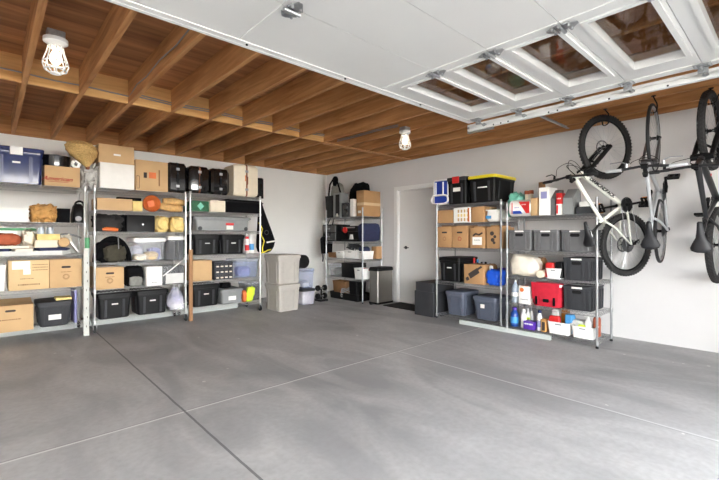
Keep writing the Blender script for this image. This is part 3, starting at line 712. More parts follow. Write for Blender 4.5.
for k, (u0, u1, v, nm) in enumerate(((160, 184, 204, 'tan rolled rug at the bottom right of the bowl shelf'), (165, 187, 196.5, 'brown striped rolled rug on top of the tan roll'))):
    P = PB(u0, u1, v, Z[1], yf+.01, .25); x0 = P['loc'][0]; L = P['w']; r = .058
    o = MB(); N_ = 18; cz = lambda f: r+.035*(1-k)*(1-f)
    o.tube([(-L/2+L*i/N_, 0, cz(i/N_)) for i in range(N_+1)], [r*(.62+.38*math.sin(PI*min(1, (.5+i)/N_*1.9 if i < N_/2 else (N_+.5-i)/N_*1.9)/2)) for i in range(N_+1)], 18)
    o.v = [(x, y, max(z, 0)) for x, y, z in o.v]
    o = o.build('rolled_rug', 'rattan_roll', None, (x0, yf+.1+.02*k, Z[1]+.1*k)); o.rotation_euler.y = .06*k; tag(o, nm, 'rug')
# shelf 3
P = PB(96, 125, 213.5, Z[2], yf+.02, .34); lump(P, 'slumped dark grey bag left of the black box', 'dark_bag', 'dark_bag', 'bag', seed=11, amp=.3, freq=2.6, e=.6)
P = PB(103, 118.5, 225.5, Z[2], yf-.02, .06); o = MB().tube([(-P['w']/2, 0, .03), (-P['w']/4, 0, .034), (P['w']/4, 0, .03), (P['w']/2, 0, .026)], [.014, .026, .028, .02], 10).build('orange_sheath', 'orange', None, P['loc']); tag(o, 'orange rolled sheath in front of the slumped grey bag', 'roll')
P = PB(126.5, 155, 214, Z[2], yf, .36); bb = at(P, 'storage_case', 'black fabric box with a small knob beside the yellow bundles', 'box'); w, d, h = P['w'], P['d'], P['h']
MB().rr([(0, w, d, .012), (h*.94, w, d, .012), (h, w*.96, d*.96, .01)]).build('case_body', 'black_plastic', bb); MB().lathe([(.012, -d/2-.014), (.012, -d/2)], (.02, 0, h*.45), 12, 'y').build('knob', 'black_gloss', bb)
P = PB(119, 131, 214, Z[2], yf+.1, .2); lump(P, 'black pouch tucked between the grey bag and black box', 'black_fabric', 'black_pouch', 'pouch', seed=4, amp=.2)
for k, (u0, u1, v) in enumerate(((155.5, 170.5, 213.5), (171, 186, 213))):
    P = PB(u0, u1, v, Z[2], yf, .32); t = at(P, 'cloth_bundle', ('pale yellow rolled cloth bundle beside the black box', 'pale yellow rolled cloth bundle against the shelf post')[k], 'cloth')
    w, h = P['w'], P['h']
    MB().blob(w*.96, .3, h*.98, seed=20+k, amp=.22, freq=3.2, e=.5).build('bundle_core', 'yellow_fabric', t, smooth=60)
    for j in range(3):
        a = .5+j*.9+k
        MB().tube([(w*.34*math.cos(a+q*.5)*(1-.1*j), -.15-.02*math.sin(q*.7), h*.5+h*.36*math.sin(a+q*.5)*(1-.1*j)) for q in range(7)], [.004, .014, .02, .022, .02, .014, .004], 8).build('fold', 'yellow_fabric', t, smooth=60)
# shelf 4
P = PB(93, 132, 236.5, Z[3], yf+.03, .3); w, h = P['w'], P['h']; t = at(P, 'folded_tent', 'black domed folding tent bag with an olive cover', 'bag')
o = MB(); R = w/2
for k in range(4):
    s = 1-.07*k; o.tube([(R*.95*s*math.cos(PI*i/24), -.12+.06*k, .014+h*.93*s*math.sin(PI*i/24)) for i in range(25)], .016, 8)
o.build('hoop', 'black_fabric', t)
MB().blob(w*.84, .2, h*.8, (0, .02, 0), seed=9, amp=.15).build('tent_body', 'black_fabric', t, smooth=60)
MB().blob(w*.55, .14, h*.62, (.03, -.09, .01), seed=6, amp=.25).build('olive_cover', 'olive_fabric', t, smooth=60)
MB().tube([(.06, -.14, h*1.0), (.065, -.15, h*.5), (.07, -.14, .03)], .006, 6).build('strap', 'chrome_dull', t)
P = PB(133.5, 166.5, 237.5, Z[3], yf, .4); tt = tote(P, 'clear tote with white lid holding pale packets beside the domed bag', 'clear_plastic', 'white_plastic', ribs=False)
for i, (c_, x, y, hh) in enumerate((('clear_bag', -.12, .03, .2), ('cream', -.1, -.1, .09), ('cardboard_pale', .03, -.1, .12), ('lavender', .1, .03, .17))):
    o = MB().blob(.17, .14, hh, seed=i, amp=.2).build('packet', c_, None, (P['loc'][0]+x, P['loc'][1]+y, Z[3]+.012)); tag(o, ('pale clear packet inside the clear white-lidded tote', 'cream packet inside the clear white-lidded tote', 'tan packet inside the clear white-lidded tote', 'light blue packet inside the clear white-lidded tote')[i], 'packet')
P = PB(168, 185.6, 234.5, Z[3], yf, .4); tote(P, 'smoky clear bin with white lid against the shelf post', 'clear_smoke', 'white_plastic', ribs=False, taper=.9)
# shelf 5
P = PB(95.5, 124, 264.5, Z[4], yf, .4); fb = carton(P, 'brown file box with hand hole on the shelf below the domed bag', handle=True, tape=False, name='file_box'); roundel(fb, P); blur_print(fb, 'printed_line', 'ink_brown', 0, -P['d']/2, P['h']*.55, .1, seed=5)
P = PB(127, 145.5, 266.5, Z[4], yf, .34); t = at(P, 'gym_bag', 'black bag with grey front pocket between the file box and white box', 'bag'); w, h = P['w'], P['h']
MB().blob(w, .3, h, seed=13, amp=.1, e=.5).build('bag_body', 'black_fabric', t, smooth=60); MB().blob(w*.7, .06, h*.5, (-.0, -.135, .004), seed=2, amp=.12, e=.5).build('front_pocket', 'grey_fabric', t, smooth=60)
P = PB(146.5, 162.3, 266.5, Z[4], yf, .34); wb_ = carton(P, 'plain white upright box beside the black gym bag', 'paper', 'white_box', tape=False); blur_print(wb_, 'printed_line', 'ink', 0, -P['d']/2, P['h']*.16, .07, seed=6)
P = PB(163, 184.5, 266, Z[4], yf, .36); w, d, h = P['w'], P['d'], P['h']; t = at(P, 'drawer_box', 'clear plastic drawer box with white front below the smoky bin', 'drawer box')
MB().rr([(0, w, d, .01), (h, w, d, .01)]).build('box_shell', 'clear_smoke', t); MB().rr([(.012, w*.82, .012, .004), (h*.6, w*.82, .012, .004)], cx=.01, cy=-d/2-.004).build('drawer_front', 'paper_grey', t)
x0, z0 = on_y(163, 276, 5.9); x1, z1 = on_y(184, 259, 5.9)
o = MB().tube([(x0, 5.895, z0), (x1, 5.895, z1)], .008, 8).build('white_rod', 'white_plastic'); tag(o, 'white rod leaning diagonally in front of the clear drawer box', 'rod')
# bottom
tote(PB(97, 132.5, 291.5, Z[5], yf, .42), 'black lidded tote on the bottom shelf under the file box', 'black_plastic', mark='paper', ribm='charcoal_plastic', lid='black_plastic', taper=.9)
tote(PB(136.5, 169, 288, Z[5], yf, .42), 'black lidded tote on the bottom shelf under the white upright box', 'black_plastic', mark='paper', ribm='charcoal_plastic', taper=.9)
P = PB(169.5, 189, 289, Z[5], yf-.02, .26); t = at(P, 'plastic_bag', 'clear plastic bag of white and blue things on the bottom shelf end', 'bag'); w, h = P['w'], P['h']
b = MB().blob(w, .24, h, seed=31, amp=.3, freq=3, e=.75); b.v = [(x*(1-.55*(z/h)**2)-.02*(z/h), y*(1-.5*(z/h)), z) for x, y, z in b.v]; b.build('bag_film', 'clear_bag', t, smooth=60)
MB().blob(w*.75, .16, h*.4, (.01, 0, .005), seed=3, amp=.3).build('bag_filling', 'paper', t, smooth=60); MB().blob(w*.4, .12, h*.3, (-.02, -.02, h*.4), seed=5, amp=.3).build('bag_filling', 'lavender', t, smooth=60)
o = MB().box(-.024, .024, -.016, .016, 0, 1.02).build('wooden_board', 'board_brown', None, (on_y(190.8, 310, 5.88)[0], 5.885, 0)); tag(o, 'narrow brown board standing upright between the second and third shelving units', 'board')
# ---------------------------------------------------------------- third unit
Z = CUR = LC
suitcase(PB(189, 210.3, 166, Z[0], yf, .42), 'black suitcase with a brown strap, second from the tall carton', strap='brown_leather')
suitcase(PB(211.3, 230, 168.5, Z[0], yf, .42), 'smaller black suitcase left of the cream suitcase', round_=.06)
P = PB(234, 259, 164.5, Z[0], yf, .42); cs = suitcase(P, 'cream hard suitcase with brown strap on the top shelf end', 'cream', strap='brown_leather', handle='brown_leather', round_=.05)
sheet(cs, 'sticker', 'orange', -.03, -.016, P['h']*.48, P['h']*.66, -P['d']/2-.001)
P = PB(256.5, 264, 178, Z[0], yf+.1, .2); t = at(P, 'tool_case', 'thin black case standing behind the cream suitcase', 'case'); w, h = P['w'], P['h']
MB().rr([(0, w*.8, .24, .02), (h*.95, w*.8, .24, .02), (h, w*.7, .2, .02)]).build('case_body', 'black_plastic', t); MB().tube([(0, -.12, h*.35), (0, -.14, h*.42), (0, -.14, h*.62), (0, -.12, h*.7)], .008, 8).build('carry_handle', 'black_gloss', t)
P = PB(192, 209, 201, Z[1], yf, .36); carton(P, 'green patterned box below the black suitcases', 'green_dark', 'gift_box', tape=False); gb = bpy.data.objects['gift_box']
o = MB(); w, h, d = P['w'], P['h'], P['d']; o.rings([[(-.05, -d/2-.001, h*.5), (0, -d/2-.001, h*.12), (.05, -d/2-.001, h*.5), (0, -d/2-.001, h*.88)], [(-.05, -d/2, h*.5), (0, -d/2, h*.12), (.05, -d/2, h*.5), (0, -d/2, h*.88)]]); o.build('printed_diamond', 'teal_plastic', gb)
P = PB(210.5, 225.5, 200.5, Z[1], yf, .34); carton(P, 'cream box between the green box and the long black case', 'cream', 'cream_box', tape=False)
P = PB(226.5, 263, 199.5, Z[1], 5.97, .37); t = at(P, 'long_case', 'long black fabric case below the cream suitcase', 'case'); w, d, h = P['w'], P['d'], P['h']
MB().rr([(0, w, d, .03), (h*.85, w, d, .03), (h, w*.95, d*.94, .03)]).build('case_body', 'black_fabric', t); MB().rr([(h*.8, w+.03, d+.01, .03), (h*.86, w+.03, d+.01, .03)]).build('lid_flange', 'black_plastic', t)
P = PB(194, 251.5, 216.5, Z[2], yf, .42); t = tote(P, 'long low grey underbed box with white and red label', 'grey_plastic', 'grey_plastic', taper=.95, ribs=False)
sheet(t, 'paper_label', 'paper', .04, .15, P['h']*.1, P['h']*.38, -P['d']*.48); sheet(t, 'red_label', 'red', .03, .16, P['h']*.4, P['h']*.56, -P['d']*.48)
for s in (-1, 1): MB().lathe([(.03, -P['d']*.47-.012), (.03, -P['d']*.47)], (s*P['w']*.4, 0, .035), 16, 'y').build('wheel', 'charcoal_plastic', t)
tote(PB(194, 221, 233.5, Z[3], yf, .42), 'black tote under the left end of the grey underbed box', 'black_plastic', mark='paper', ribm='charcoal_plastic', taper=.92)
tote(PB(221.8, 245.5, 233.5, Z[3], yf, .42), 'black tote beside the aerosol cans, under the underbed box', 'black_plastic', mark='paper', ribm='charcoal_plastic', taper=.92)
bottle(PB(246, 249.8, 236.5, Z[3], yf, .06), 'slim red and white spray can left of the blue aerosol', 'white_plastic', 'red', 'spray_can', 'can', 'red', .7)
bottle(PB(250.2, 254.6, 234, Z[3], yf, .06), 'light blue and white aerosol can beside the shelf post', 'white_plastic', 'white_plastic', 'spray_can', 'can', 'sky_blue', .8)
P = PB(193, 212, 260.5, Z[4], yf, .36); carton(P, 'plain brown box on the shelf under the black totes, left of the parts organiser', 'cardboard', tape=False)
P = PB(214.5, 233, 261.5, Z[4], yf, .3); w, d, h = P['w'], P['d'], P['h']; t = at(P, 'parts_organiser', 'grey organiser with rows of small clear drawers', 'organiser')
MB().rr([(0, w, d, .008), (h, w, d, .008)]).build('organiser_shell', 'charcoal_plastic', t)
for r in range(3):
    for c_ in range(4):
        q = MB().box(-w*.46+c_*w*.235, -w*.46+c_*w*.235+w*.215, -d/2-.008, -d/2, h*(.06+.31*r), h*(.06+.31*r)+h*.24).build('drawer', 'clear_smoke', t)
        MB().box(-w*.46+c_*w*.235+.012, -w*.46+c_*w*.235+w*.215-.012, -d/2-.016, -d/2-.008, h*(.08+.31*r), h*(.08+.31*r)+h*.07).build('drawer_pull', 'cream', q)
P = PB(236.5, 259.5, 258.5, Z[4], yf, .42); tote(P, 'clear tote with pale lid at the right end of its shelf', 'clear_blue', 'clear_plastic', ribs=False, taper=.88)
o = MB().blob(.2, .26, P['h']*.5, seed=41, amp=.2).build('cloth_heap', 'lavender', None, (P['loc'][0], P['loc'][1], Z[4]+.012)); tag(o, 'bluish cloth heap inside the pale lidded clear tote', 'cloth')
P = PB(192.5, 220.5, 282.5, Z[5], yf, .42); tote(P, 'black tote on the bottom shelf beside the brown board', 'black_plastic', mark='paper', ribm='charcoal_plastic', taper=.9)
P = PB(221.5, 243.5, 288.5, Z[5], yf-.02, .4); tote(P, 'grey tote with white label beside the lime cloth', 'grey_plastic', tag_label=True, ribs=False, taper=.95)
P2 = PB(222, 232, 282, Z[5]+P['h'], yf+.03, .2); lump(P2, 'black pouch on top of the grey tote with the white label', 'black_fabric', 'black_pouch', 'pouch', seed=17)
P = PB(247.5, 262, 281.5, Z[5], yf+.05, .36); tote(P, 'smoky clear bin behind the lime cloth', 'clear_smoke', 'clear_plastic', ribs=False, taper=.92)
P = PB(244, 255, 287.5, Z[5], yf-.03, .07); t = at(P, 'work_gloves', 'lime yellow cloth with orange trim in front of the smoky bin', 'cloth'); w, h = P['w'], P['h']
b = MB().blob(w*.75, .07, h, (.02, 0, 0), seed=23, amp=.2, e=.5); b.v = [(x+.05*(z/h-.5), y, z) for x, y, z in b.v]; b.build('lime_cloth', 'lime_fabric', t, smooth=60)
MB().blob(w*.35, .06, h*.8, (-w*.38, .0, 0), seed=29, amp=.2).build('orange_trim', 'orange', t, smooth=60)
# black bag hanging on the end of the third unit
t = thing('hanging_bag', 'black bag with yellow straps hanging from the end of the shelving unit', 'bag', (3.285, 6.06, .93))
rs = []
for (z, x0, x1, th) in ((.86, .0, .03, .03), (.7, .0, .08, .06), (.42, -.01, .19, .1), (.2, -.02, .27, .13), (.1, -.02, .24, .13), (.03, .0, .19, .11), (0, .03, .13, .06)):
    cx, hw = (x0+x1)/2, (x1-x0)/2; rs.append([(cx+hw*math.copysign(abs(math.cos(a))**.6, math.cos(a)), th*math.copysign(abs(math.sin(a))**.6, math.sin(a)), z) for a in [2*PI*i/16 for i in range(16)]])
MB().rings(rs).build('bag_body', 'black_fabric', t)
MB().obox((.15, -.137, .19), (.085, 0, .012), (0, .002, 0), (0, 0, .012)).build('white_logo', 'paper', t)
MB().tube([(-.03, -.06, .5), (-.0, -.115, .4), (-.025, -.125, .3), (.02, -.138, .2), (-.01, -.135, .1), (.0, -.12, .03)], .009, 8).build('yellow_strap', 'yellow_plastic', t)
MB().tube([(-.02, -.08, .0), (.03, -.125, .02), (.09, -.13, .05), (.15, -.13, .06)], .009, 8).build('yellow_strap', 'yellow_plastic', t)
MB().torus(.035, .006, (.07, -.125, .34), 'y', 20, 6).build('ring', 'charcoal_plastic', t)
MB().tube([(.02, 0, .84), (.0, 0, .89), (-.03, -.0, .91), (-.06, 0, .89)], .008, 8).build('hanging_loop', 'black_fabric', t)
# curb boards on the floor
o = MB().box(-.6, 3.1, 6.46, 6.5, 0, .09).build('floor_board', 'timber_pale'); tag(o, 'long pale board on the floor behind the left shelving units', 'board')
CUR = []
# ================================================================ FLOOR STACK BESIDE THE THIRD UNIT
P = PB(279.3, 301, 284, 0, 5.58, .48); tote(P, 'stone grey tote on the floor, lower of the stacked pair right of the shelving', 'stone_plastic', taper=.93, ribs=True, lidh=.05)
P2 = PB(279.3, 302, 254.5, P['h'], 5.58, .48); P2['loc'] = (P['loc'][0], P['loc'][1], P['h']); tote(P2, 'stone grey tote stacked on top of its twin', 'stone_plastic', taper=.93, lidh=.05)
P = PB(302.5, 315.5, 288.5, 0, 5.86, .34); P['loc'] = (P['loc'][0]+.01, P['loc'][1], 0); tote(P, 'small whitish clear bin on the floor right of the stone grey totes', 'clear_bag', 'charcoal_plastic', ribs=False, taper=.9)
o = MB().blob(.2, .2, P['h']*.7, seed=3).build('paper_heap', 'paper', None, (P['loc'][0], P['loc'][1], .012)); tag(o, 'white paper heap inside the small clear floor bin', 'paper')
P2 = PB(303, 314.5, 268.5, P['h'], 5.87, .32); P2['loc'] = (P['loc'][0], P2['loc'][1], P['h']); tote(P2, 'small bluish clear bin stacked on the whitish bin', 'clear_blue', 'clear_blue', ribs=False, taper=.88)
o = MB().blob(.16, .16, .1, seed=33).build('cloth_heap', 'paper', None, (P2['loc'][0], P2['loc'][1], P2['loc'][2]+.012)); tag(o, 'white cloth heap inside the bluish stacked bin', 'cloth')
zt = P2['loc'][2]+P2['h']
o = MB().lathe([(.1, -.09), (.12, -.08), (.12, .08), (.1, .09)], n=24, axis='y').build('black_drum', 'black_plastic', None, (P2['loc'][0]-.06, P2['loc'][1], zt+.12)); tag(o, 'round black drum on its side above the bluish bin', 'drum')
t = thing('dumbbell_stand', 'small black dumbbell stand on the floor by the back wall', 'dumbbell', (4.6, 6.1, 0))
MB().rr([(0, .2, .2, .03), (.03, .2, .2, .03)]).build('stand_foot', 'black_plastic', t); MB().tube([(0, 0, .03), (0, 0, .22)], .018, 8).build('stand_pole', 'black_plastic', t)
for z in (.09, .24):
    MB().tube([(-.1, 0, z), (.1, 0, z)], .016, 8).build('dumbbell_grip', 'chrome_dull', t)
    for sx in (-1, 1): MB().lathe([(.045, sx*.08-.03), (.055, sx*.08-.02), (.055, sx*.08+.02), (.045, sx*.08+.03)], (0, 0, z), 12, 'x').build('weight', 'black_plastic', t)
# ================================================================ CORNER UNIT
xf = 4.95; Z = CUR = LD
P = PR(324.5, 333, 196, Z[0], xf+.1, .26); basket(P, 'black plastic bin on top of the corner shelving, beside the grey speaker', 'black_plastic', 'waste_bin', 'bin', slot=False)
P = PR(333, 340.5, 193, Z[0], xf+.02, .2); t = at(P, 'tower_speaker', 'tall grey box with dark front and white tag on the corner shelf top', 'speaker'); w, d, h = P['w'], P['d'], P['h']
MB().rr([(0, w, d, .015), (h, w, d, .015)]).build('cabinet', 'grey_plastic', t); MB().rr([(.05, w*.5, .01, .004), (h*.93, w*.5, .01, .004)], cx=w*.12, cy=-d/2-.004).build('front_grille', 'black_plastic', t); sheet(t, 'white_tag', 'paper', -.0, .05, .02, .075, -d/2-.01)
P = PR(327, 341, 178, Z[0]+.26, xf+.26, .2); t = at(P, 'backpack', 'pale grey backpack with black straps hanging above the corner shelf', 'backpack'); w, h = P['w'], P['h']
t.location.z += .05; b = MB().blob(w*.75, .16, h*.75, seed=14, amp=.08, e=.6); b.v = [(x*(1.15-.5*z/h), y, z) for x, y, z in b.v]; b.build('pack_body', 'grey_fabric', t, smooth=60)
for sx in (-1, 1): MB().tube([(sx*.02, -.07, h*.96), (sx*w*.28, -.1, h*.7), (sx*w*.42, -.08, h*.35), (sx*w*.44, -.06, .0)], .017, 8).build('shoulder_strap', 'black_fabric', t)
MB().blob(.1, .1, .2, (0, -.06, h*.62), seed=2, flat=False).build('top_pad', 'black_fabric', t, smooth=60)
P = PR(341.5, 349, 203, Z[0], xf, .2); t = at(P, 'stereo_box', 'grey box with black round dials left of the white book', 'box'); w, d, h = P['w'], P['d'], P['h']
MB().rr([(0, w, d, .008), (h, w, d, .008)]).build('box_shell', 'charcoal_plastic', t)
for z in (.3, .7): MB().lathe([(w*.28, -d/2-.012), (w*.32, -d/2)], (0, 0, h*z), 16, 'y').build('dial', 'black_gloss', t)
P = PR(350, 353.2, 199, Z[0], xf, .22); o = MB().rr([(0, P['w'], P['d'], .004), (P['h'], P['w'], P['d'], .004)]).build('white_book', 'paper', None, P['loc'], P['rot']); tag(o, 'white upright book beside the corner cardboard box', 'book')
P = PR(347, 366, 182.5, Z[0], xf+.27, .2); b = MB().blob(P['w'], .18, P['h'], seed=19, amp=.12, e=.7); b.v = [(x, y, z) for x, y, z in b.v]; o = b.build('black_bag', 'black_fabric', None, P['loc'], P['rot'], smooth=60); tag(o, 'black rounded bag behind the white book and corner carton', 'bag')
P = PR(356.5, 364, 190.5, Z[0], xf+.02, .42); c = carton(P, 'large brown carton with tape band on the corner shelf top', 'cardboard_dark', tape=False); w, d, h = P['w'], P['d'], P['h']; MB().box(-w/2-.0008, w/2+.0008, -d/2-.0008, d/2+.0008, h*.42, h*.53).build('packing_tape', 'tape', c); sheet(c, 'sticker', 'paper', -w*.3, w*.1, h*.12, h*.22, -d/2)
# second shelf
P = PR(322.8, 336.5, 224.5, Z[1], xf+.05, .36); w, d, h = P['w'], P['d'], P['h']; t = at(P, 'drawer_tower', 'black two drawer plastic tower on the corner shelving', 'drawers')
MB().rr([(0, w, d, .008), (h, w, d, .008)]).build('drawer_shell', 'black_plastic', t)
for k in range(2):
    q = MB().rr([(h*(.05+.47*k), w*.92, .014, .004), (h*(.48+.47*k), w*.92, .014, .004)], cy=-d/2-.006).build('drawer', 'black_gloss', t); MB().box(-.03, .03, -d/2-.024, -d/2-.012, h*(.24+.47*k), h*(.3+.47*k)).build('drawer_pull', 'chrome_dull', q)
P = PR(341, 356.5, 226, Z[1], xf+.02, .36); w, d, h = P['w'], P['d'], P['h']; t = at(P, 'coffee_machine', 'black machine with a red round knob on the corner shelving', 'machine')
b = MB(); b.rr([(0, w, d, .015), (h*.12, w, d, .015)]); b.rr([(h*.12, w, d*.5, .015), (h*.65, w, d*.5, .015)], cy=d*.22); b.rr([(h*.65, w, d, .015), (h, w, d, .02)]); b.build('machine_body', 'black_plastic', t)
MB().lathe([(.048, -d/2-.03), (.055, -d/2-.02), (.055, -d/2)], (-w*.2, 0, h*.74), 20, 'y').build('red_knob', 'red', t); MB().box(-w*.36, w*.4, -d/2-.004, -d/2, h*.86, h*.93).build('silver_trim', 'chrome_dull', t)
bc = MB(); bc.rr([(h*.13, .07, .07, .02), (h*.45, .05, .05, .02)], cx=0, cy=-d*.3); bc.build('white_cup', 'white_plastic', t)
P = PR(357, 364, 223, Z[1], xf, .44); lump(P, 'navy blue fabric duffel on the corner shelving', 'navy_fabric', 'duffel_bag', 'bag', seed=12, amp=.07, e=.35)
t = thing('shoulder_bag', 'black flat bag hanging by a strap on the left side of the corner shelving', 'bag', (5.06, 6.53, .86))
MB().rr([(0, .26, .07, .03), (.3, .28, .1, .03), (.34, .24, .06, .03)]).build('bag_body', 'black_fabric', t); MB().tube(spline([(-.1, 0, .33), (-.02, -.05, .58), (.1, -.12, .85), (.1525, -.1275, .876), (.16, -.1, .85), (.13, -.03, .6), (.1, 0, .33)], 4), .01, 8).build('strap', 'black_fabric', t); MB().tube([(-.1, .0, .02), (-.1, -.01, -.1), (-.1, .0, -.16)], .012, 6).build('loose_strap', 'black_fabric', t)
# third shelf
P = PR(327.5, 334.5, 252.5, Z[2], xf+.05, .2); basket(P, 'small brown woven basket at the left end of the corner shelf', 'brown_basket', slot=False)
for (u0, u1, v, nm) in ((335, 343, 251.5, 'small white basket next to the brown woven basket'), (343.3, 355.5, 250.5, 'white basket heaped with grey cables on the corner shelf'), (357, 363.5, 251.2, 'wide white basket at the right of the corner shelf')):
    P = PR(u0, u1, v, Z[2], xf, .28); basket(P, nm)
    if 'cables' in nm:
        c = MB(); r = random.Random(3)
        for k in range(9): c.tube([(r.uniform(-.12, .12)+.05*math.sin(i*.8+k), r.uniform(-.02, .02)-.02+.08*math.cos(i*.7+k), .03+.02*k*.5+.05*abs(math.sin(i*.6+k))) for i in range(12)], .008, 6)
        o = c.build('cable_heap', 'charcoal_plastic', None, (P['loc'][0], P['loc'][1], Z[2]+P['h']-.03), P['rot']); tag(o, 'tangled dark cables heaped in the white basket', 'cables')
    if 'wide' in nm: 
        o = MB().blob(.16, .2, .14, seed=6).build('cloth_heap', 'navy_fabric', None, (P['loc'][0], P['loc'][1]+.04, Z[2]+P['h']-.06), P['rot'], smooth=60); tag(o, 'navy cloth poking out of the wide white basket', 'cloth')
P = PR(371.5, 376.5, 246.5, Z[2], 5.27, .14); carton(P, 'narrow brown box at the right end of the white baskets', 'cardboard_dark', tape=False)
# fourth shelf
P = PR(327.5, 341, 263.5, Z[3], xf+.02, .32); tote(P, 'clear bin at the left of the lower corner shelf', 'clear_plastic', 'clear_plastic', ribs=False)
o = MB().blob(.28, .2, P['h']*.6, seed=40).build('cloth_heap', 'grey_fabric', None, (P['loc'][0], P['loc'][1], Z[3]+.012), P['rot']); tag(o, 'greyish cloth inside the clear bin of the corner shelving', 'cloth')
P = PR(341.5, 353, 263, Z[3], xf+.03, .34); carton(P, 'black square box in the middle of the lower corner shelf', 'black_plastic', 'black_box', tape=False)
P = PR(353.3, 363, 268.3, Z[3], xf-.01, .26); basket(P, 'white bin in front of the red handled tools on the corner shelf')
for u, nm in ((357, 'red handled black tool, left of two above the white bin'), (365.5, 'red handled black tool at the post beside the steel trash can')):
    y, _ = on_x(u, 262, 5.22 if u < 360 else 5.0); t = thing('hand_drill', nm, 'tool', (5.25 if u < 360 else 5.1, y if u < 360 else 5.4, Z[3]), -PI/2)
    MB().rr([(0, .08, .06, .01), (.05, .08, .06, .01)]).build('battery', 'black_plastic', t); MB().tube([(0, 0, .05), (.01, 0, .15)], .02, 8).build('grip', 'black_plastic', t); MB().tube([(-.05, 0, .17), (.05, 0, .17), (.1, 0, .17)], [.03, .032, .015], 10).build('motor_housing', 'red', t)
# bottom on floor
CUR = []
P = PR(329, 357.5, 293, 0, 4.97, .43); w, d, h = P['w'], P['d'], P['h']; t = at(P, 'boot_tray', 'long low black tray on the floor under the corner shelving', 'tray')
MB().rr([(0, w*.96, d*.94, .03), (h, w, d, .04), (h, w-.02, d-.02, .035), (.01, w*.93, d*.9, .03)]).build('tray_body', 'black_plastic', t)
yl = P['loc'][1]+w/2
P2 = PR(332, 345, 281, .012, 5.08, .24); basket(P2, 'brown woven basket standing in the black floor tray', 'brown_basket', slot=False)
o = MB().blob(.09, .07, .12, seed=8).build('orange_bag', 'orange', None, (5.03, on_x(341.5, 292, 5.03)[0], .012)); tag(o, 'small orange pouch in front of the brown woven basket', 'pouch')
c = MB()
for k in range(5): c.tube([(.1*math.sin(i*.7+k), .02*math.cos(i+k)+.012*k, .05+.028*i) for i in range(7)], .008, 6)
o = c.build('cable_coil', 'grey_plastic', None, (5.045, on_x(346.5, 290, 5.045)[0], .0)); tag(o, 'loose grey cable coil by the black floor crate', 'cables')
P = PR(348.5, 356.5, 281.5, .012, 5.1, .26); t = at(P, 'open_crate', 'black open crate at the right end of the black floor tray', 'crate'); w, d, h = P['w'], P['d'], P['h']
MB().rr([(0, w*.9, d*.9, .015), (h, w*.98, d, .02), (h, w*.98-.016, d-.016, .016), (.01, w*.9-.016, d*.9-.016, .012)]).build('crate_body', 'black_plastic', t)
# steel trash can
t = thing('trash_can', 'tall brushed steel trash can with black lid at the end of the corner shelving', 'trash can', (5.25, 5.165, 0)); W, D, H = .41, .235, .655
MB().rr([(0, W, D, .02), (.035, W, D, .02)]).build('base', 'black_plastic', t); MB().rr([(.035, W-.012, D-.012, .03), (H-.065, W-.012, D-.012, .03)], n=6).build('can_body', 'steel', t); MB().rr([(H-.065, W, D, .025), (H-.02, W, D, .025), (H, W-.03, D-.03, .02)]).build('lid', 'black_plastic', t)
MB().rr([(0, .1, .05, .01), (.018, .1, .05, .01)], cx=-W/2-.02).build('pedal', 'black_plastic', t)
# ================================================================ UNIT RIGHT OF THE DOOR
xf = 4.91; Z = CUR = LE
P = PR(431, 446, 180, Z[0], xf-.02, .12); w, h = P['w'], P['h']; t = at(P, 'folding_beach_chair', 'blue folded beach chair with white tube frame at the end of the top shelf', 'chair')
MB().rr([(0.03, w*.9, .03, .01), (h, w*.9, .03, .01)], cy=.02).build('blue_sling', 'blue', t)
MB().tube([(-w*.47, 0, .14), (-w*.47, 0, h-.01), (-w*.4, 0, h), (w*.4, 0, h), (w*.47, 0, h-.01), (w*.47, 0, .14)], .011, 8).build('white_tube_frame', 'white_plastic', t)
MB().tube([(-w*.28, -.02, h*.92), (-w*.28, -.02, .16)], .011, 8).build('white_rail', 'white_plastic', t); MB().tube([(w*.2, -.02, h*.92), (w*.2, -.02, .16)], .011, 8).build('white_rail', 'white_plastic', t)
MB().tube([(w*.55*math.copysign(abs(math.cos(a))**.55, math.cos(a)), -.035, .085+.065*math.copysign(abs(math.sin(a))**.7, math.sin(a))) for a in [2*PI*i/28 for i in range(28)]], .014, 8, closed=True).build('white_loop', 'white_plastic', t)
P = PR(446, 466, 176.5, Z[0], xf, .46); w, d, h = P['w'], P['d'], P['h']; t = tote(P, 'black tote with red latch and white label on the top shelf', 'black_plastic', 'charcoal_plastic', taper=.93, latch='red', ribm='charcoal_plastic'); sheet(t, 'paper_label', 'paper', -.05, .07, h*.46, h*.6, -d*.485)
P = PR(467, 495, 174.5, Z[0], xf-.04, .6); w, d, h = P['w'], P['d'], P['h']; t = tote(P, 'big black tote with yellow lid on the top shelf end', 'black_plastic', 'yellow_plastic', taper=.9, ribm='charcoal_plastic', lidh=.035); sheet(t, 'badge', 'paper', -.05, .09, h*.52, h*.56, -d*.485)
carton(PR(437.5, 453, 209, Z[1], xf, .36), 'open topped brown carton at the left end under the two black totes', 'cardboard_dark', flaps=True); 
P = PR(453.5, 470.5, 207.5, Z[1], xf, .34); w, d, h = P['w'], P['d'], P['h']; t = carton(P, 'white box printed with rows of orange shapes on the second shelf', 'paper', 'printed_box', tape=False)
for r in range(3):
    for k in range(4): MB().rr([(h*(.1+.28*r), .028, .0012, .0005), (h*(.1+.28*r)+h*.2, .028, .0012, .0005)], cx=-w*.2+k*.05, cy=-d/2-.0006).build('printed_shape', 'yellow_fabric' if r == 1 else 'cardboard', t)
sheet(t, 'printed_edge', 'orange', w*.34, w*.44, h*.05, h*.95, -d/2)
carton(PR(471, 484, 206.5, Z[1], xf, .34), 'plain brown carton right of the orange printed white box', 'cardboard_dark')
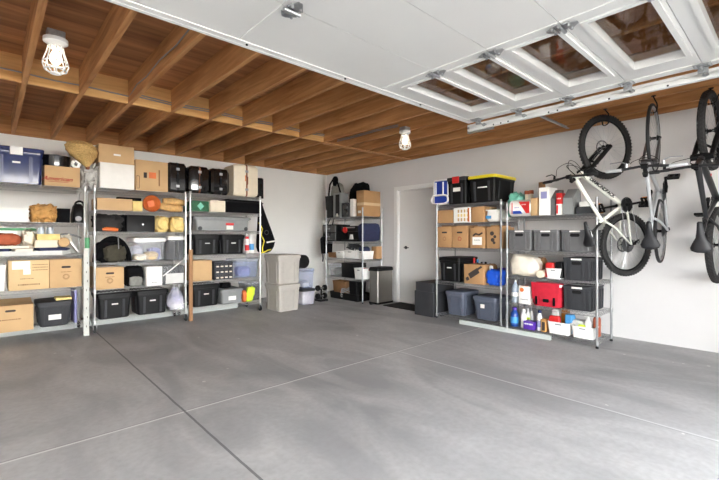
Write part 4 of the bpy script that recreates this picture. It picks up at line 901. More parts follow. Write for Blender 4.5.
P = PR(486, 500, 209.5, Z[1], xf, .34); w, d, h = P['w'], P['d'], P['h']; t = at(P, 'wrapped_pack', 'white wrapped pack with a blue mark beside the shelf post', 'pack'); MB().blob(w, d, h, seed=22, amp=.05, e=.3).build('pack_body', 'paper', t, smooth=60); sheet(t, 'blue_mark', 'sky_blue', -.1, -.02, h*.25, h*.5, -d/2-.006); MB().obox((0, 0, h*.96), (w*.52, 0, 0), (0, d*.5, 0), (0, 0, .006)).build('top_flap', 'paper', t)
for (u0, u1, v, nm, k) in ((437.5, 451.5, 226, 'brown file box with a red printed roundel, first from the left end of its shelf', 0), (452, 467.5, 226.5, 'brown file box with a red printed mark, second from the left end of its shelf', 1), (470, 484.5, 228, 'brown box with a white label and black handle mark in the box row', 2), (486.5, 500.5, 227, 'brown box with black printed blots at the right end of the box row', 3)):
    P = PR(u0, u1, v, Z[2], xf, .38); w, d, h = P['w'], P['d'], P['h']; t = carton(P, nm, 'cardboard_dark', handle=k < 2, tape=False, flaps=False, name='file_box' if k < 2 else 'cardboard_box')
    MB().obox((0, 0, h+.012), (w*.3, 0, 0), (0, d*.4, 0), (0, .0, .012)).build('raised_flap', 'cardboard_dark', t)
    if k < 2: roundel(t, P, 'ink_brown' if k == 0 else 'ink_red', .42, .0, .028)
    if k == 2:
        sheet(t, 'paper_label', 'paper', -w*.32, w*.32, h*.16, h*.55, -d/2); MB().tube([(-.06, -d/2-.002, h*.62), (-.02, -d/2-.002, h*.72), (.03, -d/2-.002, h*.66), (.08, -d/2-.002, h*.76)], .012, 6).build('printed_mark', 'ink', t); blur_print(t, 'printed_line', 'ink', 0, -d/2-.0014, h*.4, .09, seed=2)
    if k == 3:
        for (a, b_, s) in ((-.02, .7, .03), (.02, .55, .022), (-.01, .4, .028), (.01, .27, .02)): MB().lathe([(s, -d/2-.0015), (s, -d/2)], (a, 0, h*b_), 9, 'y').build('printed_mark', 'ink', t)
        MB().torus(.11, .003, (0, -d/2-.001, h*.5), 'y', 4, 4, .4)
P = PR(438, 459.5, 257, Z[3], xf, .5); tote(P, 'black lidded tote on the shelf under the brown file boxes', 'black_plastic', mark='paper', ribm='charcoal_plastic', taper=.92)
P = PR(464, 484, 264.5, Z[3], xf, .26); w, d, h = P['w'], P['d'], P['h']; t = carton(P, 'brown box with black printed tool shape beside the black tote', 'cardboard_dark', tape=False)
MB().obox((0, -d/2-.001, h*.55), (.07, 0, .045), (0, .001, 0), (-.02, 0, .032)).build('printed_shape', 'ink', t); MB().obox((-.1, -d/2-.001, h*.25), (.02, 0, .012), (0, .001, 0), (-.012, 0, .02)).build('printed_shape', 'ink', t); MB().obox((.09, -d/2-.001, h*.84), (.03, 0, .02), (0, .001, 0), (-.008, 0, .012)).build('printed_shape', 'ink', t)
yb = P['loc'][1]
for (u, v, m, c_, nm) in ((472.5, 258, 'red', 'red', 'red bottle behind the brown box with tool print'), (476, 259.5, 'charcoal_plastic', 'sky_blue', 'dark bottle with blue cap behind the tool print box'), (480, 262, 'green', 'black_plastic', 'green bottle behind the tool print box'), (484, 262, 'charcoal_plastic', 'black_plastic', 'dark bottle left of the blue bag')):
    P = PR(u-2, u+2, v, Z[3], 5.2, .09); bottle(P, nm, m, c_)
P = PR(485.5, 493, 264, Z[3], 5.15, .16); lump(P, 'brown paper pouch standing behind the blue bag', 'brown_basket', 'paper_pouch', 'pouch', seed=9)
P = PR(484.5, 499.5, 270, Z[3], xf-.01, .24); t = at(P, 'shopping_bag', 'bright blue plastic bag with folds at the shelf end', 'bag'); w, h = P['w'], P['h']
b = MB().blob(w, .22, h, seed=44, amp=.28, freq=2.6, e=.6); b.build('bag_body', 'blue_bag', t, smooth=60); MB().blob(.05, .03, .07, (-w*.3, -.02, h*.9), seed=1).build('white_flap', 'white_plastic', t, smooth=60)
P = PR(499, 513, 272.5, Z[3]-0, 5.06, .2); lump(PR(495, 500.5, 268, Z[3], 5.12, .2), 'purple and red bag between the blue bag and the shelf posts', 'purple', 'purple_bag', 'bag', seed=10)
# floor items under this unit
CUR = []
P = PR(414.5, 433.5, 291.5, 0, 4.86, .56); w, d, h = P['w'], P['d'], P['h']; t = at(P, 'ottoman_box', 'dark grey square box on the floor by the door mat, lower of two', 'box')
MB().rr([(0, w, d, .008), (h, w, d, .008)]).build('box_body', 'charcoal_plastic', t); MB().box(w*.28, w*.285, -d/2-.001, -d/2+.001, .02, h-.02).build('edge_seam', 'ink', t)
P2 = PR(415.5, 433, 282.5, h, 4.87, .54); P2['loc'] = (P['loc'][0], P['loc'][1], h); t = at(P2, 'ottoman_box', 'dark grey flat box stacked on the dark grey floor box', 'box'); MB().rr([(0, P2['w'], .54, .008), (P2['h'], P2['w'], .54, .008)]).build('box_body', 'charcoal_plastic', t)
CUR = LE
P = PR(444.5, 463.5, 291, Z[4], xf, .42); tote(P, 'slate blue tote on the bottom shelf next to the dark grey boxes', 'slate_plastic', taper=.84)
P = PR(472, 496, 296.5, Z[4], xf, .42); t = tote(P, 'slate blue tote with small white sticker on the bottom shelf', 'slate_plastic', taper=.84); sheet(t, 'sticker', 'paper', -.06, .0, P['h']*.5, P['h']*.66, -P['d']*.455)
o = MB().box(4.79, 4.83, 1.97, 3.2, 0, .055).build('floor_board', 'timber_pale'); tag(o, 'pale board lying on the floor along the front of the right shelving', 'board')
# ================================================================ UNIT BY THE BICYCLES
xf = 4.83; Z = CUR = LF
P = PR(508, 530, 199.5, Z[0], xf, .2); w, h = P['w'], P['h']; t = at(P, 'paper_towel_pack', 'white paper towel pack with red and blue print on the top shelf', 'paper towels')
b = MB(); b.tube([(-w/2, 0, h/2), (-w/2+.01, 0, h/2), (w/2-.01, 0, h/2), (w/2, 0, h/2)], [h*.46, h*.5, h*.5, h*.46], 24); b.v = [(x, y*.9-.0, z) for x, y, z in b.v]; b.build('wrapped_roll', 'paper', t)
yy = -h*.45-.002
def poly(t, name, m, pts, y): n = len(pts); return MB().rings([[(x, y, z) for x, z in pts], [(x, y+.0015, z) for x, z in pts]]).build(name, m, t, smooth=0)
poly(t, 'red_print', 'red', [(-.02*w, h*.86), (.46*w, h*.86), (.46*w, h*.16), (.32*w, h*.16)], yy); poly(t, 'blue_print', 'blue', [(-.28*w, h*.14), (.16*w, h*.14), (.06*w, h*.32), (-.28*w, h*.32)], yy); poly(t, 'red_edge', 'red', [(-.34*w, h*.14), (-.3*w, h*.14), (-.3*w, h*.84), (-.34*w, h*.84)], yy); blur_print(t, 'printed_line', 'lavender', -.1*w, yy, h*.52, .07, .012); blur_print(t, 'printed_line', 'paper', .22*w, yy-.001, h*.68, .06, .01, 4)
MB().lathe([(.026, -.002), (.026, .002)], (-w/2-.001, 0, h/2), 16, 'x').build('roll_core', 'cardboard_dark', t)
P = PR(506, 520, 193, Z[0], 5.02, .2); t = at(P, 'plastic_bag', 'green plastic bag behind the paper towel pack', 'bag'); MB().blob(P['w'], .2, P['h'], seed=50, amp=.3, freq=3).build('bag_film', 'teal_plastic', t, smooth=60)
for (u0, u1, v, nm) in ((523, 526.8, 190.5, 'tall jar with white side behind the paper towels, left of two'), (527.2, 531.5, 190, 'tall jar with red lid behind the paper towels, right of two')):
    P = PR(u0, u1, v, Z[0], 5.0, .1); bottle(P, nm, 'cream', 'rust_fabric', 'tall_jar', 'jar', 'rust_fabric', .9)
P = PR(530.5, 537.5, 198, Z[0], xf+.02, .3); carton(P, 'plain brown box between the paper towels and the white binder', 'cardboard', tape=False)
P = PR(537, 543.5, 182, Z[0], 5.02, .1); o = MB().lathe([(P['w']/2, 0), (P['w']/2, P['h'])], n=18).build('mailing_tube', 'brown_basket', None, P['loc']); tag(o, 'brown mailing tube standing behind the white binder', 'tube')
P = PR(538.8, 549, 187.5, Z[0], xf, .24); t = at(P, 'ring_binder', 'tall white binder beside the grey magazine boxes', 'binder'); MB().rr([(0, P['w'], P['d'], .006), (P['h'], P['w'], P['d'], .006)]).build('binder_cover', 'paper', t); sheet(t, 'spine_label', 'lavender', -.035, .035, P['h']*.6, P['h']*.85, -P['d']/2)
def magbox(P, nm, m='grey_plastic'):
    w, d, h = P['w'], P['d'], P['h']; t = at(P, 'magazine_box', nm, 'magazine box'); b = MB()
    b.rings([[(s*w/2, y, z) for (y, z) in ((-d/2, 0), (d/2, 0), (d/2, h), (d*.1, h), (-d/2, h*.62))] for s in (-1, 1)]); b.build('box_shell', m, t, smooth=0)
magbox(PR(549.5, 555.5, 189, Z[0], xf+.04, .24), 'narrow grey magazine box right of the white binder', 'grey_dark_plastic')
P = PR(556, 561.5, 204, Z[0], xf, .12); c = carton(P, 'red and white striped small carton under the dark red tin', 'paper', 'small_carton', tape=False); sheet(c, 'red_stripe', 'red', -P['w']*.45, -P['w']*.1, P['h']*.1, P['h']*.9, -.06)
P2 = PR(556, 562, 193, Z[0]+P['h'], xf, .12); c = carton(P2, 'red tin stacked on the striped carton', 'red', 'red_tin', tape=False); blur_print(c, 'printed_line', 'paper', 0, -.06, P2['h']*.5, P2['w']*.7, .014)
magbox(PR(563, 573, 188, Z[0], xf, .24), 'wide grey magazine box right of the red tin')
P = PR(575.5, 592, 206.5, Z[0], xf, .26); t = at(P, 'desk_tray', 'dark grey desk tray at the right end of the top shelf', 'tray'); w, d, h = P['w'], P['d'], P['h']; MB().rr([(0, w, d, .01), (h, w, d, .01), (h, w-.012, d-.012, .008), (.008, w-.012, d-.012, .008)]).build('tray_body', 'charcoal_plastic', t)
P2 = PR(579, 589, 201.5, Z[0]+.009, xf+.02, .2); carton(P2, 'white box standing in the dark grey desk tray', 'paper', 'white_box', tape=False)
for (u0, u1, nm) in ((507.5, 531, 'ribbed grey crate under the paper towel pack, left of its row'), (532.5, 558.5, 'ribbed grey crate in the middle of its row, under the white binder'), (560.5, 589.5, 'ribbed grey crate behind the white bicycle saddle')):
    crate(PR(u0, u1, 230, Z[1], xf, .4), nm)
P = PR(507, 536, 253, Z[2], xf-.01, .34); t = at(P, 'cushion', 'cream white slumped cushion on the middle shelf', 'cushion'); b = MB().blob(P['w'], .32, P['h'], seed=61, amp=.16, freq=2, e=.55); b.v = [(x, y, z*(1-.3*max(0, x/P['w']+.1))) for x, y, z in b.v]; b.build('cushion_body', 'cream_fabric', t, smooth=60)
P = PR(533, 543.5, 257.5, Z[2], xf+.16, .16); lump(P, 'brown furry bundle behind the white roll', 'brown_basket', 'brown_bundle', 'bundle', seed=62)
P = PR(535.5, 543.8, 269, Z[2], xf-.0, .16); r = P['w']*.46; t = at(P, 'paper_roll', 'white paper roll lying end-on beside the red filled bin', 'paper roll'); MB().lathe([(r*.96, -.08), (r, -.075), (r, .075), (r*.96, .08)], (0, 0, r), 24, 'y').build('roll', 'cream', t)
def fill(P, z, items):
    for (m, x, y, w, d, h, nm, kind) in items:
        o = MB().rr([(0, w, d, min(w, d)*.2), (h*.9, w, d, min(w, d)*.2), (h, w*.85, d*.85, min(w, d)*.2)]).build(kind, m, None, (P['loc'][0]+y, P['loc'][1]-x, P['loc'][2]+z), P['rot']); tag(o, nm, kind.split('_')[-1])
P = PR(544.8, 561, 268.5, Z[2], xf, .28); basket(P, 'white bin holding red and black things on the middle shelf'); H = P['h']
fill(P, .014, [('red', -.05, -.05, .1, .14, H+.05, 'red box standing in the white bin on the middle shelf', 'red_box'), ('black_plastic', .055, -.04, .09, .16, H+.06, 'black box standing in the white bin on the middle shelf', 'black_box')])
crate(PR(562.5, 590.5, 258, Z[2], xf, .43), 'dark grey crate on the middle shelf, upper of two at the bicycle end', 'charcoal_plastic')
crate(PR(562.5, 591.5, 286.5, Z[3], xf, .43), 'dark grey crate below its twin, beside the red bag', 'charcoal_plastic')
P = PR(510, 517, 279, Z[3], xf, .1); t = at(P, 'water_bottle', 'clear water jug with white label at the left of the red bag shelf', 'bottle'); R = P['w']/2; h = P['h']; MB().lathe([(R*.95, 0), (R, .01), (R, h*.55), (R*.7, h*.75), (R*.3, h*.88), (R*.3, h*.93)], n=20).build('bottle_body', 'bottle_clear', t); MB().lathe([(R*.36, h*.92), (R*.36, h)], n=12).build('cap', 'white_plastic', t); MB().lathe([(R*1.02, h*.28), (R*1.02, h*.46)], n=20, caps=False).build('label_band', 'paper', t)
P = PR(518.5, 530, 286, Z[3], xf, .24); c = carton(P, 'white box with an orange dot beside the red bag', 'paper', 'white_box', tape=False); MB().lathe([(.026, -.1215), (.026, -.12)], (-.03, 0, P['h']*.78), 20, 'y').build('orange_dot', 'orange', c); blur_print(c, 'printed_line', 'ink', 0, -.12, P['h']*.25, .09, .008); sheet(c, 'orange_strip', 'orange', -P['w']*.3, P['w']*.3, P['h']*.97, P['h'], -.12)
P = PR(531, 560.5, 280.5, Z[3], xf-.02, .22); w, d, h = P['w'], P['d'], P['h']; t = at(P, 'messenger_bag', 'bright red messenger bag with black buckle beside the grey crates', 'bag')
b = MB(); b.rr([(0, w*.92, d*.8, .05), (h*.15, w, d, .06), (h*.85, w*.96, d*.85, .06), (h, w*.86, d*.6, .05)], n=6); b.build('bag_body', 'red_fabric', t)
b = MB(); b.rr([(h*.3, w*.9, .016, .006), (h*1.0, w*.98, .02, .008)], cy=-d/2-.004); b.build('bag_flap', 'red_fabric', t)
MB().box(-.02, .04, -d/2-.02, -d/2-.008, h*.2, h*.34).build('buckle', 'black_plastic', t)
for x in (-w*.3, w*.3): MB().box(x-.012, x+.012, -d/2-.018, -d/2-.006, h*.08, h*.42).build('strap', 'black_fabric', t)
MB().obox((w*.42, -d/2-.01, h*.92), (.05, 0, .0), (0, .002, 0), (0.01, 0, .016)).build('white_tag', 'paper', t)
# bottom shelf
z5 = Z[4]
bottle(PR(508.5, 516, 307.5, z5, xf, .12), 'blue detergent bottle at the left end of the bottom shelf', 'detergent_blue', 'purple', 'detergent_bottle', 'bottle', 'sky_blue', .5)
bottle(PR(519, 524.5, 309.5, z5, xf, .1), 'white cleaner bottle next to the blue detergent bottle', 'white_plastic', 'white_plastic', 'cleaner_bottle', 'bottle', None, .5)
bottle(PR(523.5, 528, 308.5, z5, xf+.12, .1), 'white bottle with green label behind the purple box', 'white_plastic', 'white_plastic', 'cleaner_bottle', 'bottle', 'lime_fabric', .45)
bottle(PR(528.2, 531.5, 308.5, z5, xf+.14, .1), 'slim white bottle behind the purple box, beside the green labelled one', 'white_plastic', 'grey_plastic', 'cleaner_bottle', 'bottle', None, .5)
P = PR(523.3, 534, 321.5, z5, xf-.01, .1); c = carton(P, 'purple box with white print in front of the white bottles', 'purple', 'purple_box', tape=False); blur_print(c, 'printed_line', 'paper', 0, -.05, P['h']*.68, P['w']*.75, .016, 3)
bottle(PR(535.3, 540.5, 310.5, z5, xf, .1), 'white bottle with blue cap right of the purple box', 'white_plastic', 'navy_plastic', 'cleaner_bottle', 'bottle', 'lavender', .6)
P = PR(540.8, 545.5, 319.5, z5, xf, .1); c = carton(P, 'slim brown and black patterned box left of the white bins', 'brown_paper', 'slim_box', tape=False); sheet(c, 'printed_panel', 'ink', -.015, .02, P['h']*.1, P['h']*.8, -.05)
P = PR(546.5, 569.5, 322.5, z5, xf-.01, .3); basket(P, 'white bin with a red box in it on the bottom shelf'); H = P['h']
fill(P, .014, [('red', -.06, -.08, .12, .06, H+.045, 'red packet with white print standing in the bottom shelf bin', 'red_packet'), ('paper_grey', -.1, .06, .09, .1, H+.11, 'pale tent-shaped packet at the back of the red packet bin', 'grey_packet'), ('amber', .0, .08, .08, .07, H+.12, 'amber bottle at the back of the red packet bin', 'amber_bottle'), ('sky_blue', .08, .0, .09, .1, H+.07, 'blue and white packet in the red packet bin', 'blue_packet')])
P = PR(570.5, 594, 327, z5, xf-.01, .3); basket(P, 'white bin with a spray bottle in it at the bottom shelf end'); H = P['h']
fill(P, .014, [('paper_grey', -.08, .02, .14, .14, H+.03, 'grey white cloth in the spray bottle bin', 'grey_cloth'), ('rust_fabric', .09, .04, .06, .08, H+.08, 'rust coloured pouch in the spray bottle bin', 'rust_pouch'), ('lime_fabric', -.02, -.1, .07, .03, H+.0, 'lime green packet in the spray bottle bin', 'lime_packet')])
P2 = dict(P); P2['w'] = .07; P2['d'] = .07; P2['h'] = H+.1; P2['loc'] = (P['loc'][0]-.05, P['loc'][1]-.03, z5+.014); bottle(P2, 'white spray bottle standing in the right bottom bin', 'white_plastic', 'white_plastic', 'spray_bottle', 'bottle', None, .4, True)
CUR = []
# ================================================================ BICYCLES
def bicycle(label, rear, alpha, tilt, frame_m, G, R, tr, wb, knob, name='bicycle'):
    ra, ta = math.radians(alpha), math.radians(tilt)
    hh = Vector((math.sin(ra), -math.cos(ra), 0)); zz = Vector((0, 0, 1))
    p = -math.sin(ta)*hh+math.cos(ta)*zz; q = -math.cos(ta)*hh-math.sin(ta)*zz; l = q.cross(p)
    t = thing(name, label, 'bicycle', (0, 0, 0))
    m = Matrix(((p.x, l.x, q.x, rear[0]), (p.y, l.y, q.y, rear[1]), (p.z, l.z, q.z, rear[2]), (0, 0, 0, 1)))
    t.matrix_world = m
    V = lambda a, b=0., c=0.: (a, b, c)
    # wheels
    for k, cx in enumerate((0, wb)):
        w = MB(); w.torus(R-tr, tr, (cx, 0, 0), 'y', 56, 10)
        if knob:
            for i in range(60):
                a = 2*PI*i/60
                for yy, rr_ in ((-.55, .84), (0, 1.0), (.55, .84)):
                    a2 = a+(PI/60 if yy == 0 else 0); rad = R-tr+tr*rr_; c = Vector((cx+rad*math.cos(a2), yy*tr, rad*math.sin(a2))); e = Vector((math.cos(a2), 0, math.sin(a2))); f = Vector((-math.sin(a2), 0, math.cos(a2)))
                    w.obox(c, f*.008, Vector((0, tr*.2, 0)), e*.004)
        tw = w.build('tyre', 'tyre_knobby' if knob else 'rubber', t, smooth=40)
        rm = MB(); rm.torus(R-2*tr-.006, .011, (cx, 0, 0), 'y', 48, 8, 1.1); rm.build('rim', 'black_plastic' if knob else 'chrome_dull', tw)
        sp = MB(); n = 28
        for i in range(n):
            a = 2*PI*i/n; s = 1 if i % 2 else -1; b = a+(.5 if (i//2) % 2 else -.5)
            sp.tube([(cx+.022*math.cos(b), s*.028, .022*math.sin(b)), (cx+(R-2*tr-.012)*math.cos(a), 0, (R-2*tr-.012)*math.sin(a))], .0013, 4)
        sp.build('spokes', 'spoke', tw)
        hu = MB(); hu.lathe([(.008, -.062), (.012, -.055), (.026, -.03), (.026, -.026), (.014, -.02), (.014, .02), (.026, .026), (.026, .03), (.012, .055), (.008, .062)], (cx, 0, 0), 16, 'y'); hu.build('hub', 'black_plastic', tw)
        if G.get('disc'):
            d = MB(); d.torus(.075, .008, (cx, .042, 0), 'y', 30, 6, .15)
            for i in range(6):
                a = 2*PI*i/6; d.tube([(cx+.02*math.cos(a), .042, .02*math.sin(a)), (cx+.07*math.cos(a+.5), .042, .07*math.sin(a+.5))], .003, 5)
            d.build('brake_disc', 'disc_metal', tw)
        if k == 0:
            c = MB()
            for i in range(8): 
                r_ = .03+i*.0075*(1.0 if G.get('disc') else .6); c.lathe([(r_, -.046+.0035*i-.0), (r_+.002, -.0455+.0035*i), (r_, -.044+.0035*i)], (0, 0, 0), 22, 'y')
            c.v = [(x, y-.0, z) for x, y, z in c.v]; c.build('cassette', 'disc_metal', tw)
    bb, sc_, ht, hb_ = G['bb'], G['seat'], G['head_top'], G['head_bot']
    f = MB(); A = lambda u, v_, k: (u[0]+(v_[0]-u[0])*k, 0, u[1]+(v_[1]-u[1])*k)
    dt, tt = G['down'], G['top']
    f.tube([A(bb, hb_, 0), A(bb, hb_, .5), A(bb, hb_, 1)], [dt*.95, dt, dt*.9], 12)
    f.tube([A(sc_, ht, 0), A(sc_, ht, .6), A(sc_, ht, .97)], [tt*.85, tt, tt*1.15], 12)
    sx = (sc_[0]+(sc_[0]-bb[0])*.12, sc_[1]+(sc_[1]-bb[1])*.12); f.tube([A(bb, sx, 0), A(bb, sx, 1)], tt*.85, 12)
    hx = ((ht[0]-hb_[0]), (ht[1]-hb_[1])); f.tube([(hb_[0]-hx[0]*.15, 0, hb_[1]-hx[1]*.15), (ht[0]+hx[0]*.15, 0, ht[1]+hx[1]*.15)], dt*.95, 14)
    f.lathe([(.026, -.037), (.026, .037)], (bb[0], 0, bb[1]), 18, 'y')
    for s in (-1, 1):
        f.tube([(bb[0]-.02, s*.03, bb[1]), (bb[0]-.12, s*.05, bb[1]*.75), (.03, s*.062, 0), (0, s*.064, 0)], [.014, .012, .009, .009], 8)
        f.tube([(sc_[0], s*.02, sc_[1]-.01), (sc_[0]-.1, s*.05, sc_[1]*.62), (.01, s*.064, .012)], [.011, .011, .008], 8)
    fo = f.build('frame', frame_m, t)
    # fork
    fk = MB(); hd = Vector((hb_[0]-ht[0], 0, hb_[1]-ht[1])).normalized(); cr_ = Vector((hb_[0], 0, hb_[1]))+hd*.05; off = Vector((wb, 0, 0))
    fk.tube([Vector((ht[0], 0, ht[1]))-hd*.05, cr_], .016, 10)
    fr_ = .02 if G.get('susp') else .013; yw = .062 if G.get('susp') else .05
    fk.obox(cr_, (.022*hd.z*-1, 0, .022*hd.x), (0, yw+fr_, 0), hd*.022)
    for s in (-1, 1):
        a = cr_+Vector((0, s*yw, 0)); e = off+Vector((0, s*yw, 0)); mid = a.lerp(e, .5)
        fk.tube([a-hd*.02, mid, e], [fr_*.85, fr_*(1.25 if G.get('susp') else 1), fr_*(1.1 if G.get('susp') else .7)], 10)
    if G.get('susp'): fk.tube([cr_+hd*.14+Vector((0, -yw, 0)), cr_+hd*.14+Vector((.05, 0, .03)), cr_+hd*.14+Vector((0, yw, 0))], .012, 8)
    fk.build('fork', G.get('fork_m', 'black_plastic'), t)
    # cockpit
    bx, bz = G['bar']; W = G['bar_w']/2
    st = MB(); s0 = Vector((ht[0], 0, ht[1]))-hd*.045; st.tube([s0, (bx, 0, bz)], .017, 10); st.lathe([(.023, -.025), (.023, .025)], (bx, 0, bz), 14, 'y'); st.tube([s0-hd*.02, s0+hd*.03], .02, 12); st.build('stem', 'black_plastic', t)
    hbm = MB(); hbm.tube([(bx-.015, -W, bz+.008), (bx-.01, -W*.5, bz+.008), (bx, -W*.15, bz), (bx, W*.15, bz), (bx-.01, W*.5, bz+.008), (bx-.015, W, bz+.008)], .012, 10); ho = hbm.build('handlebar', G.get('bar_m', 'bike_black'), t)
    for s in (-1, 1):
        MB().tube([(bx-.0145, s*(W-.125), bz+.008), (bx-.015, s*(W-.01), bz+.008), (bx-.015, s*(W+.004), bz+.008)], [.0165, .0165, .013], 12).build('grip', G.get('grip_m', 'rubber'), ho)
        L = MB(); L.tube([(bx, s*(W-.16), bz+.0), (bx+.035, s*(W-.165), bz-.012)], .012, 8); L.tube([(bx+.035, s*(W-.165), bz-.012), (bx+.055, s*(W-.12), bz-.02), (bx+.05, s*(W-.03), bz-.02)], .006, 6); L.tube([(bx-.01, s*(W-.19), bz-.03), (bx-.01, s*(W-.17), bz-.005)], .015, 8); L.build('brake_lever', G.get('lever_m', 'black_plastic'), ho)
    cb = MB(); lp = G.get('loop', .05)
    for k, s in enumerate((-1, 1, -1)):
        y0 = s*(W-.19); cb.tube(spline([(bx+.03, y0, bz-.01), (bx+.75*lp+.02*k, y0*.7, bz+.0), (bx+lp+.02*k, 0, bz-.01-.02*k), (bx+.6*lp, -s*.05, bz-.07), (hb_[0]-.06, -s*.03, hb_[1]-.01)]), .0028, 6)
    cb.build('brake_cable', 'black_plastic', t)
    # seat
    sp0 = Vector((sx[0], 0, sx[1])); sd = Vector((sc_[0]-bb[0], 0, sc_[1]-bb[1])).normalized(); sa = Vector((G['saddle'][0], 0, G['saddle'][1]))
    MB().tube([sp0-sd*.08, sa-Vector((0, 0, .04))], .0145, 10).build('seat_post', G.get('post_m', 'bike_black'), t)
    S = MB(); rs = []
    for (x, w_, z, th) in ((.145, .012, -.008, .012), (.135, .02, 0, .022), (.06, .026, .004, .03), (0, .036, .002, .036), (-.05, .062, .004, .044), (-.09, .078, .012, .048), (-.115, .07, .018, .044), (-.128, .04, .016, .03)):
        ring = []
        for i in range(16):
            a = 2*PI*i/16; cy, cz = math.cos(a), math.sin(a); zz_ = cz*th*.5 if cz > 0 else cz*th*.5
            dip = -.008*math.exp(-(cy/.35)**2) if cz > 0 and x < .05 else 0
            ring.append((sa.x+x, w_*cy, sa.z+z+zz_+dip-.25*th*abs(cy)))
        rs.append(ring)
    S.rings(rs); so = S.build('saddle', 'saddle_black', t, smooth=60)
    r_ = MB()
    for s in (-1, 1): r_.tube([(sa.x+.09, s*.012, sa.z-.012), (sa.x+.04, s*.02, sa.z-.034), (sa.x-.04, s*.022, sa.z-.034), (sa.x-.1, s*.035, sa.z-.01)], .0035, 6)
    r_.build('saddle_rail', 'chrome_dull', so)
    # drivetrain
    c = MB(); CR = G['ring']; c.torus(CR, .0045, (bb[0], -.05, bb[1]), 'y', 40, 6, .5)
    for i in range(34):
        a = 2*PI*i/34; c.obox((bb[0]+(CR+.005)*math.cos(a), -.05, bb[1]+(CR+.005)*math.sin(a)), (.004*math.cos(a), 0, .004*math.sin(a)), (0, .0015, 0), (-.003*math.sin(a), 0, .003*math.cos(a)))
    c.lathe([(CR*.93, -.0515), (CR*.93, -.0485)], (bb[0], 0, bb[1]), 30, 'y')
    for i in range(5):
        a = 2*PI*i/5+.3; c.tube([(bb[0], -.052, bb[1]), (bb[0]+CR*math.cos(a), -.05, bb[1]+CR*math.sin(a))], .007, 6)
    c.lathe([(.018, -.06), (.022, -.05), (.022, -.036)], (bb[0], 0, bb[1]), 16, 'y'); co = c.build('chainring', 'black_plastic', t)
    ca = math.radians(G['crank'])
    for s in (-1, 1):
        ux, uz = -s*math.cos(ca), -s*math.sin(ca); y = s*.072; e = Vector((bb[0]+ux*.17, y, bb[1]+uz*.17))
        cr = MB(); cr.tube([(bb[0], s*.06, bb[1]), (bb[0]+ux*.05, y, bb[1]+uz*.05), e], [.016, .013, .011], 8); cr.lathe([(.02, s*.05), (.02, s*.075)], (bb[0], 0, bb[1]), 14, 'y'); ko = cr.build('crank_arm', G.get('crank_m', 'black_plastic'), t)
        pd = MB(); yc = y+s*.065; pw = Vector((math.cos(G['pedal']), 0, math.sin(G['pedal']))); pn = Vector((-pw.z, 0, pw.x))
        pd.tube([e, (e.x, y+s*.115, e.z)], .008, 8)
        for d_ in (-.045, .045): pd.obox(Vector((e.x, yc, e.z))+pw*d_, pw*.007, (0, .045, 0), pn*.011)
        for d_ in (-.042, 0, .042): pd.obox(Vector((e.x, yc+d_, e.z)), pw*.045, (0, .006, 0), pn*.01)
        pe = pd.build('pedal', 'black_plastic', ko)
        if G.get('reflect'): 
            r2 = MB()
            for d_ in (-.054, .054): r2.obox(Vector((e.x, yc, e.z))+pw*d_, pw*.003, (0, .024, 0), pn*.007)
            r2.build('reflector', 'reflector', pe)
    ch = MB(); rc = .05; n = 60; pts = []
    for s in (1, -1): pts.append([(bb[0], bb[1]+s*CR), (0, s*rc)])
    ch.tube([(0, -.047, rc), (bb[0], -.05, bb[1]+CR)], .0042, 5); ch.tube([(.0, -.047, -.11), (bb[0], -.05, bb[1]-CR)], .0042, 5); ch.tube([(-.03, -.047, .04), (-.05, -.047, 0), (-.03, -.047, -.04), (.02, -.047, -.06), (0, -.047, -.11)], .0042, 5)
    ch.build('chain', 'disc_metal', t)
    dl = MB(); dl.tube([(0, -.06, -.01), (-.005, -.066, -.05), (.01, -.06, -.065)], .012, 8); dl.obox((.012, -.05, -.085), (.006, 0, .0), (0, .006, 0), (-.01, 0, .045)); dl.torus(.018, .004, (.018, -.048, -.06), 'y', 14, 5, .6); dl.torus(.018, .004, (.004, -.048, -.115), 'y', 14, 5, .6); dl.build('derailleur', 'black_plastic', t)
    if G.get('decal'):
        X = Vector((bb[0]-hb_[0], 0, bb[1]-hb_[1])).normalized(); Zv = Vector((0, -1, 0)); Yv = Zv.cross(X)
        mid = Vector((bb[0], 0, bb[1])).lerp(Vector((hb_[0], 0, hb_[1])), .56)+Zv*(dt+.0008)
        m4 = Matrix(((X.x, Yv.x, Zv.x, mid.x), (X.y, Yv.y, Zv.y, mid.y), (X.z, Yv.z, Zv.z, mid.z), (0, 0, 0, 1)))
        text(G['decal'], .054, 'frame_lettering', 'black_plastic', fo, 0, 0, 0, .3, .0022, m4, .92)
    if G.get('accent'): MB().lathe([(.012, -dt-.003), (.012, -dt+.001)], A(bb, hb_, .62), 12, 'y').build('red_badge', 'red', t)
    return p, q, l
def hook(x, y, ztop_, lat, R, tr, label):
    """J hook screwed into the joist, its tip under the rim inside the wheel"""
    t = thing('bike_hook', label, 'hook', (x, y, HW)); s = Vector(lat)*(tr+.012); zb = ztop_+R-2*tr-.02-HW-.016; zt_ = ztop_+R-HW
    pts = [Vector((0, 0, -.001)), Vector((0, 0, -.012)), s*1.0+Vector((0, 0, min(-.03, zt_))), s*1.1+Vector((0, 0, zb+.04))]+[s*math.cos(a)+Vector((0, 0, zb-.02*math.sin(a))) for a in [PI*i/6 for i in range(1, 6)]]+[-s*1.1+Vector((0, 0, zb+.03)), -s*1.4+Vector((0, 0, zb+.055))]
    MB().tube(pts, .0065, 8).build('hook_wire', 'black_plastic', t); MB().lathe([(.02, -.006), (.02, 0)], n=16).build('hook_flange', 'black_plastic', t)
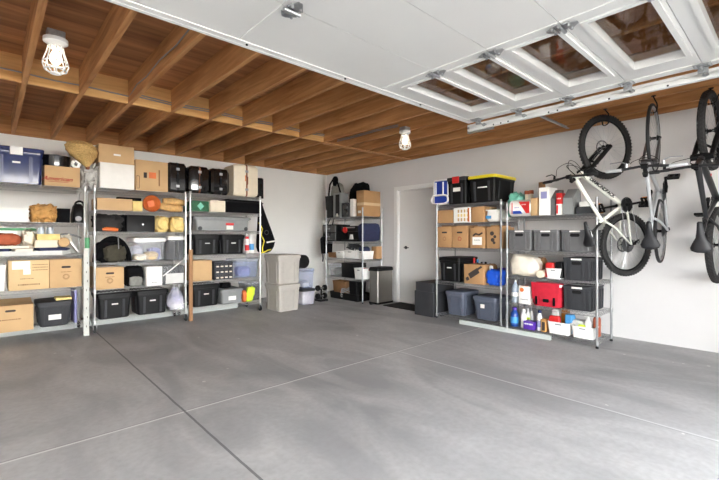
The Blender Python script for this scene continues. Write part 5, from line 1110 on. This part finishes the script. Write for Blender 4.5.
G1 = dict(bb=(.43, -.065), seat=(.335, .255), head_top=(.85, .475), head_bot=(.88, .385), down=.027, top=.021, bar=(.885, .55), bar_w=.74, saddle=(.235, .475), ring=.075, crank=-95, pedal=.2, disc=True, susp=True, decal='DIAMONDBACK', loop=.12, reflect=True)
p, q, l = bicycle('white mountain bicycle hanging by its front wheel, nearest the shelving', (5.15, 1.304, 1.115), 63, 15, 'bike_white', G1, .345, .027, 1.09, True)
f1 = Vector((5.15, 1.304, 1.115))+p*1.09; hook(f1.x, f1.y, f1.z, -l, .345, .027, 'black hook holding up the wheel of the white bicycle')
G2 = dict(bb=(.42, -.06), seat=(.30, .40), head_top=(.80, .49), head_bot=(.83, .37), down=.019, top=.016, bar=(.87, .55), bar_w=.6, saddle=(.2, .58), ring=.09, crank=20, pedal=1.6, fork_m='disc_metal', bar_m='bike_black', grip_m='bike_silver', lever_m='chrome_dull', post_m='bike_silver')
p, q, l = bicycle('silver bicycle with thin tyres hanging between the white and black bicycles', (5.18, 1.005, 1.26), 93.5, 24, 'bike_silver', G2, .335, .015, .985, False)
f2 = Vector((5.18, 1.005, 1.26))+p*.985; hook(f2.x, f2.y, f2.z, -l, .335, .015, 'black hook holding up the thin wheel of the silver bicycle')
G3 = dict(bb=(.44, -.06), seat=(.33, .34), head_top=(.83, .50), head_bot=(.87, .39), down=.027, top=.021, bar=(.83, .57), bar_w=.76, saddle=(.2, .56), ring=.08, crank=20, pedal=1.2, disc=True, susp=True, accent=True)
p, q, l = bicycle('black mountain bicycle hanging at the right edge of the picture', (5.17, .55, 1.12), 85, 13, 'bike_black', G3, .365, .03, 1.09, True)
f3 = Vector((5.17, .55, 1.12))+p*1.09; hook(f3.x, f3.y, f3.z, l, .365, .03, 'black hook holding up the wheel of the black bicycle')
# ================================================================ LIGHT, CAMERA
w = bpy.data.worlds.new('sky'); SC.world = w; w.use_nodes = True
bg = w.node_tree.nodes['Background']; NT = w.node_tree
tcw = NT.nodes.new('ShaderNodeTexCoord'); sx_ = NT.nodes.new('ShaderNodeSeparateXYZ'); rw = NT.nodes.new('ShaderNodeValToRGB')
NT.links.new(tcw.outputs['Generated'], sx_.inputs[0]); NT.links.new(sx_.outputs[2], rw.inputs[0]); NT.links.new(rw.outputs[0], bg.inputs[0])
el = rw.color_ramp.elements; el[0].position = 0; el[0].color = (1, .97, .92, 1); el[1].position = 1; el[1].color = (.14, .148, .16, 1)
for ps, c in ((.09, (.98, .99, 1, 1)), (.2, (.42, .44, .46, 1)), (.45, (.21, .22, .235, 1))):
    e_ = el.new(ps); e_.color = c
bg.inputs[1].default_value = 14.5
sun = bpy.data.lights.new('sun', 'SUN'); sun.energy = 7; sun.angle = .01; sun.color = (1, .92, .8)
so = bpy.data.objects.new('sun', sun); COL.objects.link(so); so.rotation_euler = (math.radians(-38), math.radians(14), 0)
cam = bpy.data.cameras.new('camera'); co = bpy.data.objects.new('camera', cam); COL.objects.link(co)
cam.sensor_fit = 'HORIZONTAL'; cam.sensor_width = 36; cam.lens = 36*FPX/719; cam.shift_y = -(240-VY)/719; cam.clip_start = .02
co.location = (0, 0, CAMH); co.rotation_euler = (PI/2, 0, -TH)
SC.camera = co
vs = SC.view_settings; vs.view_transform = 'Standard'; vs.look = 'None'; vs.gamma = 1; vs.use_curve_mapping = False; vs.exposure = 1.08
SC.cycles.use_denoising = True
SC.cycles.max_bounces = 10; SC.cycles.diffuse_bounces = 7; SC.cycles.transparent_max_bounces = 24; SC.cycles.caustics_reflective = False; SC.cycles.caustics_refractive = False
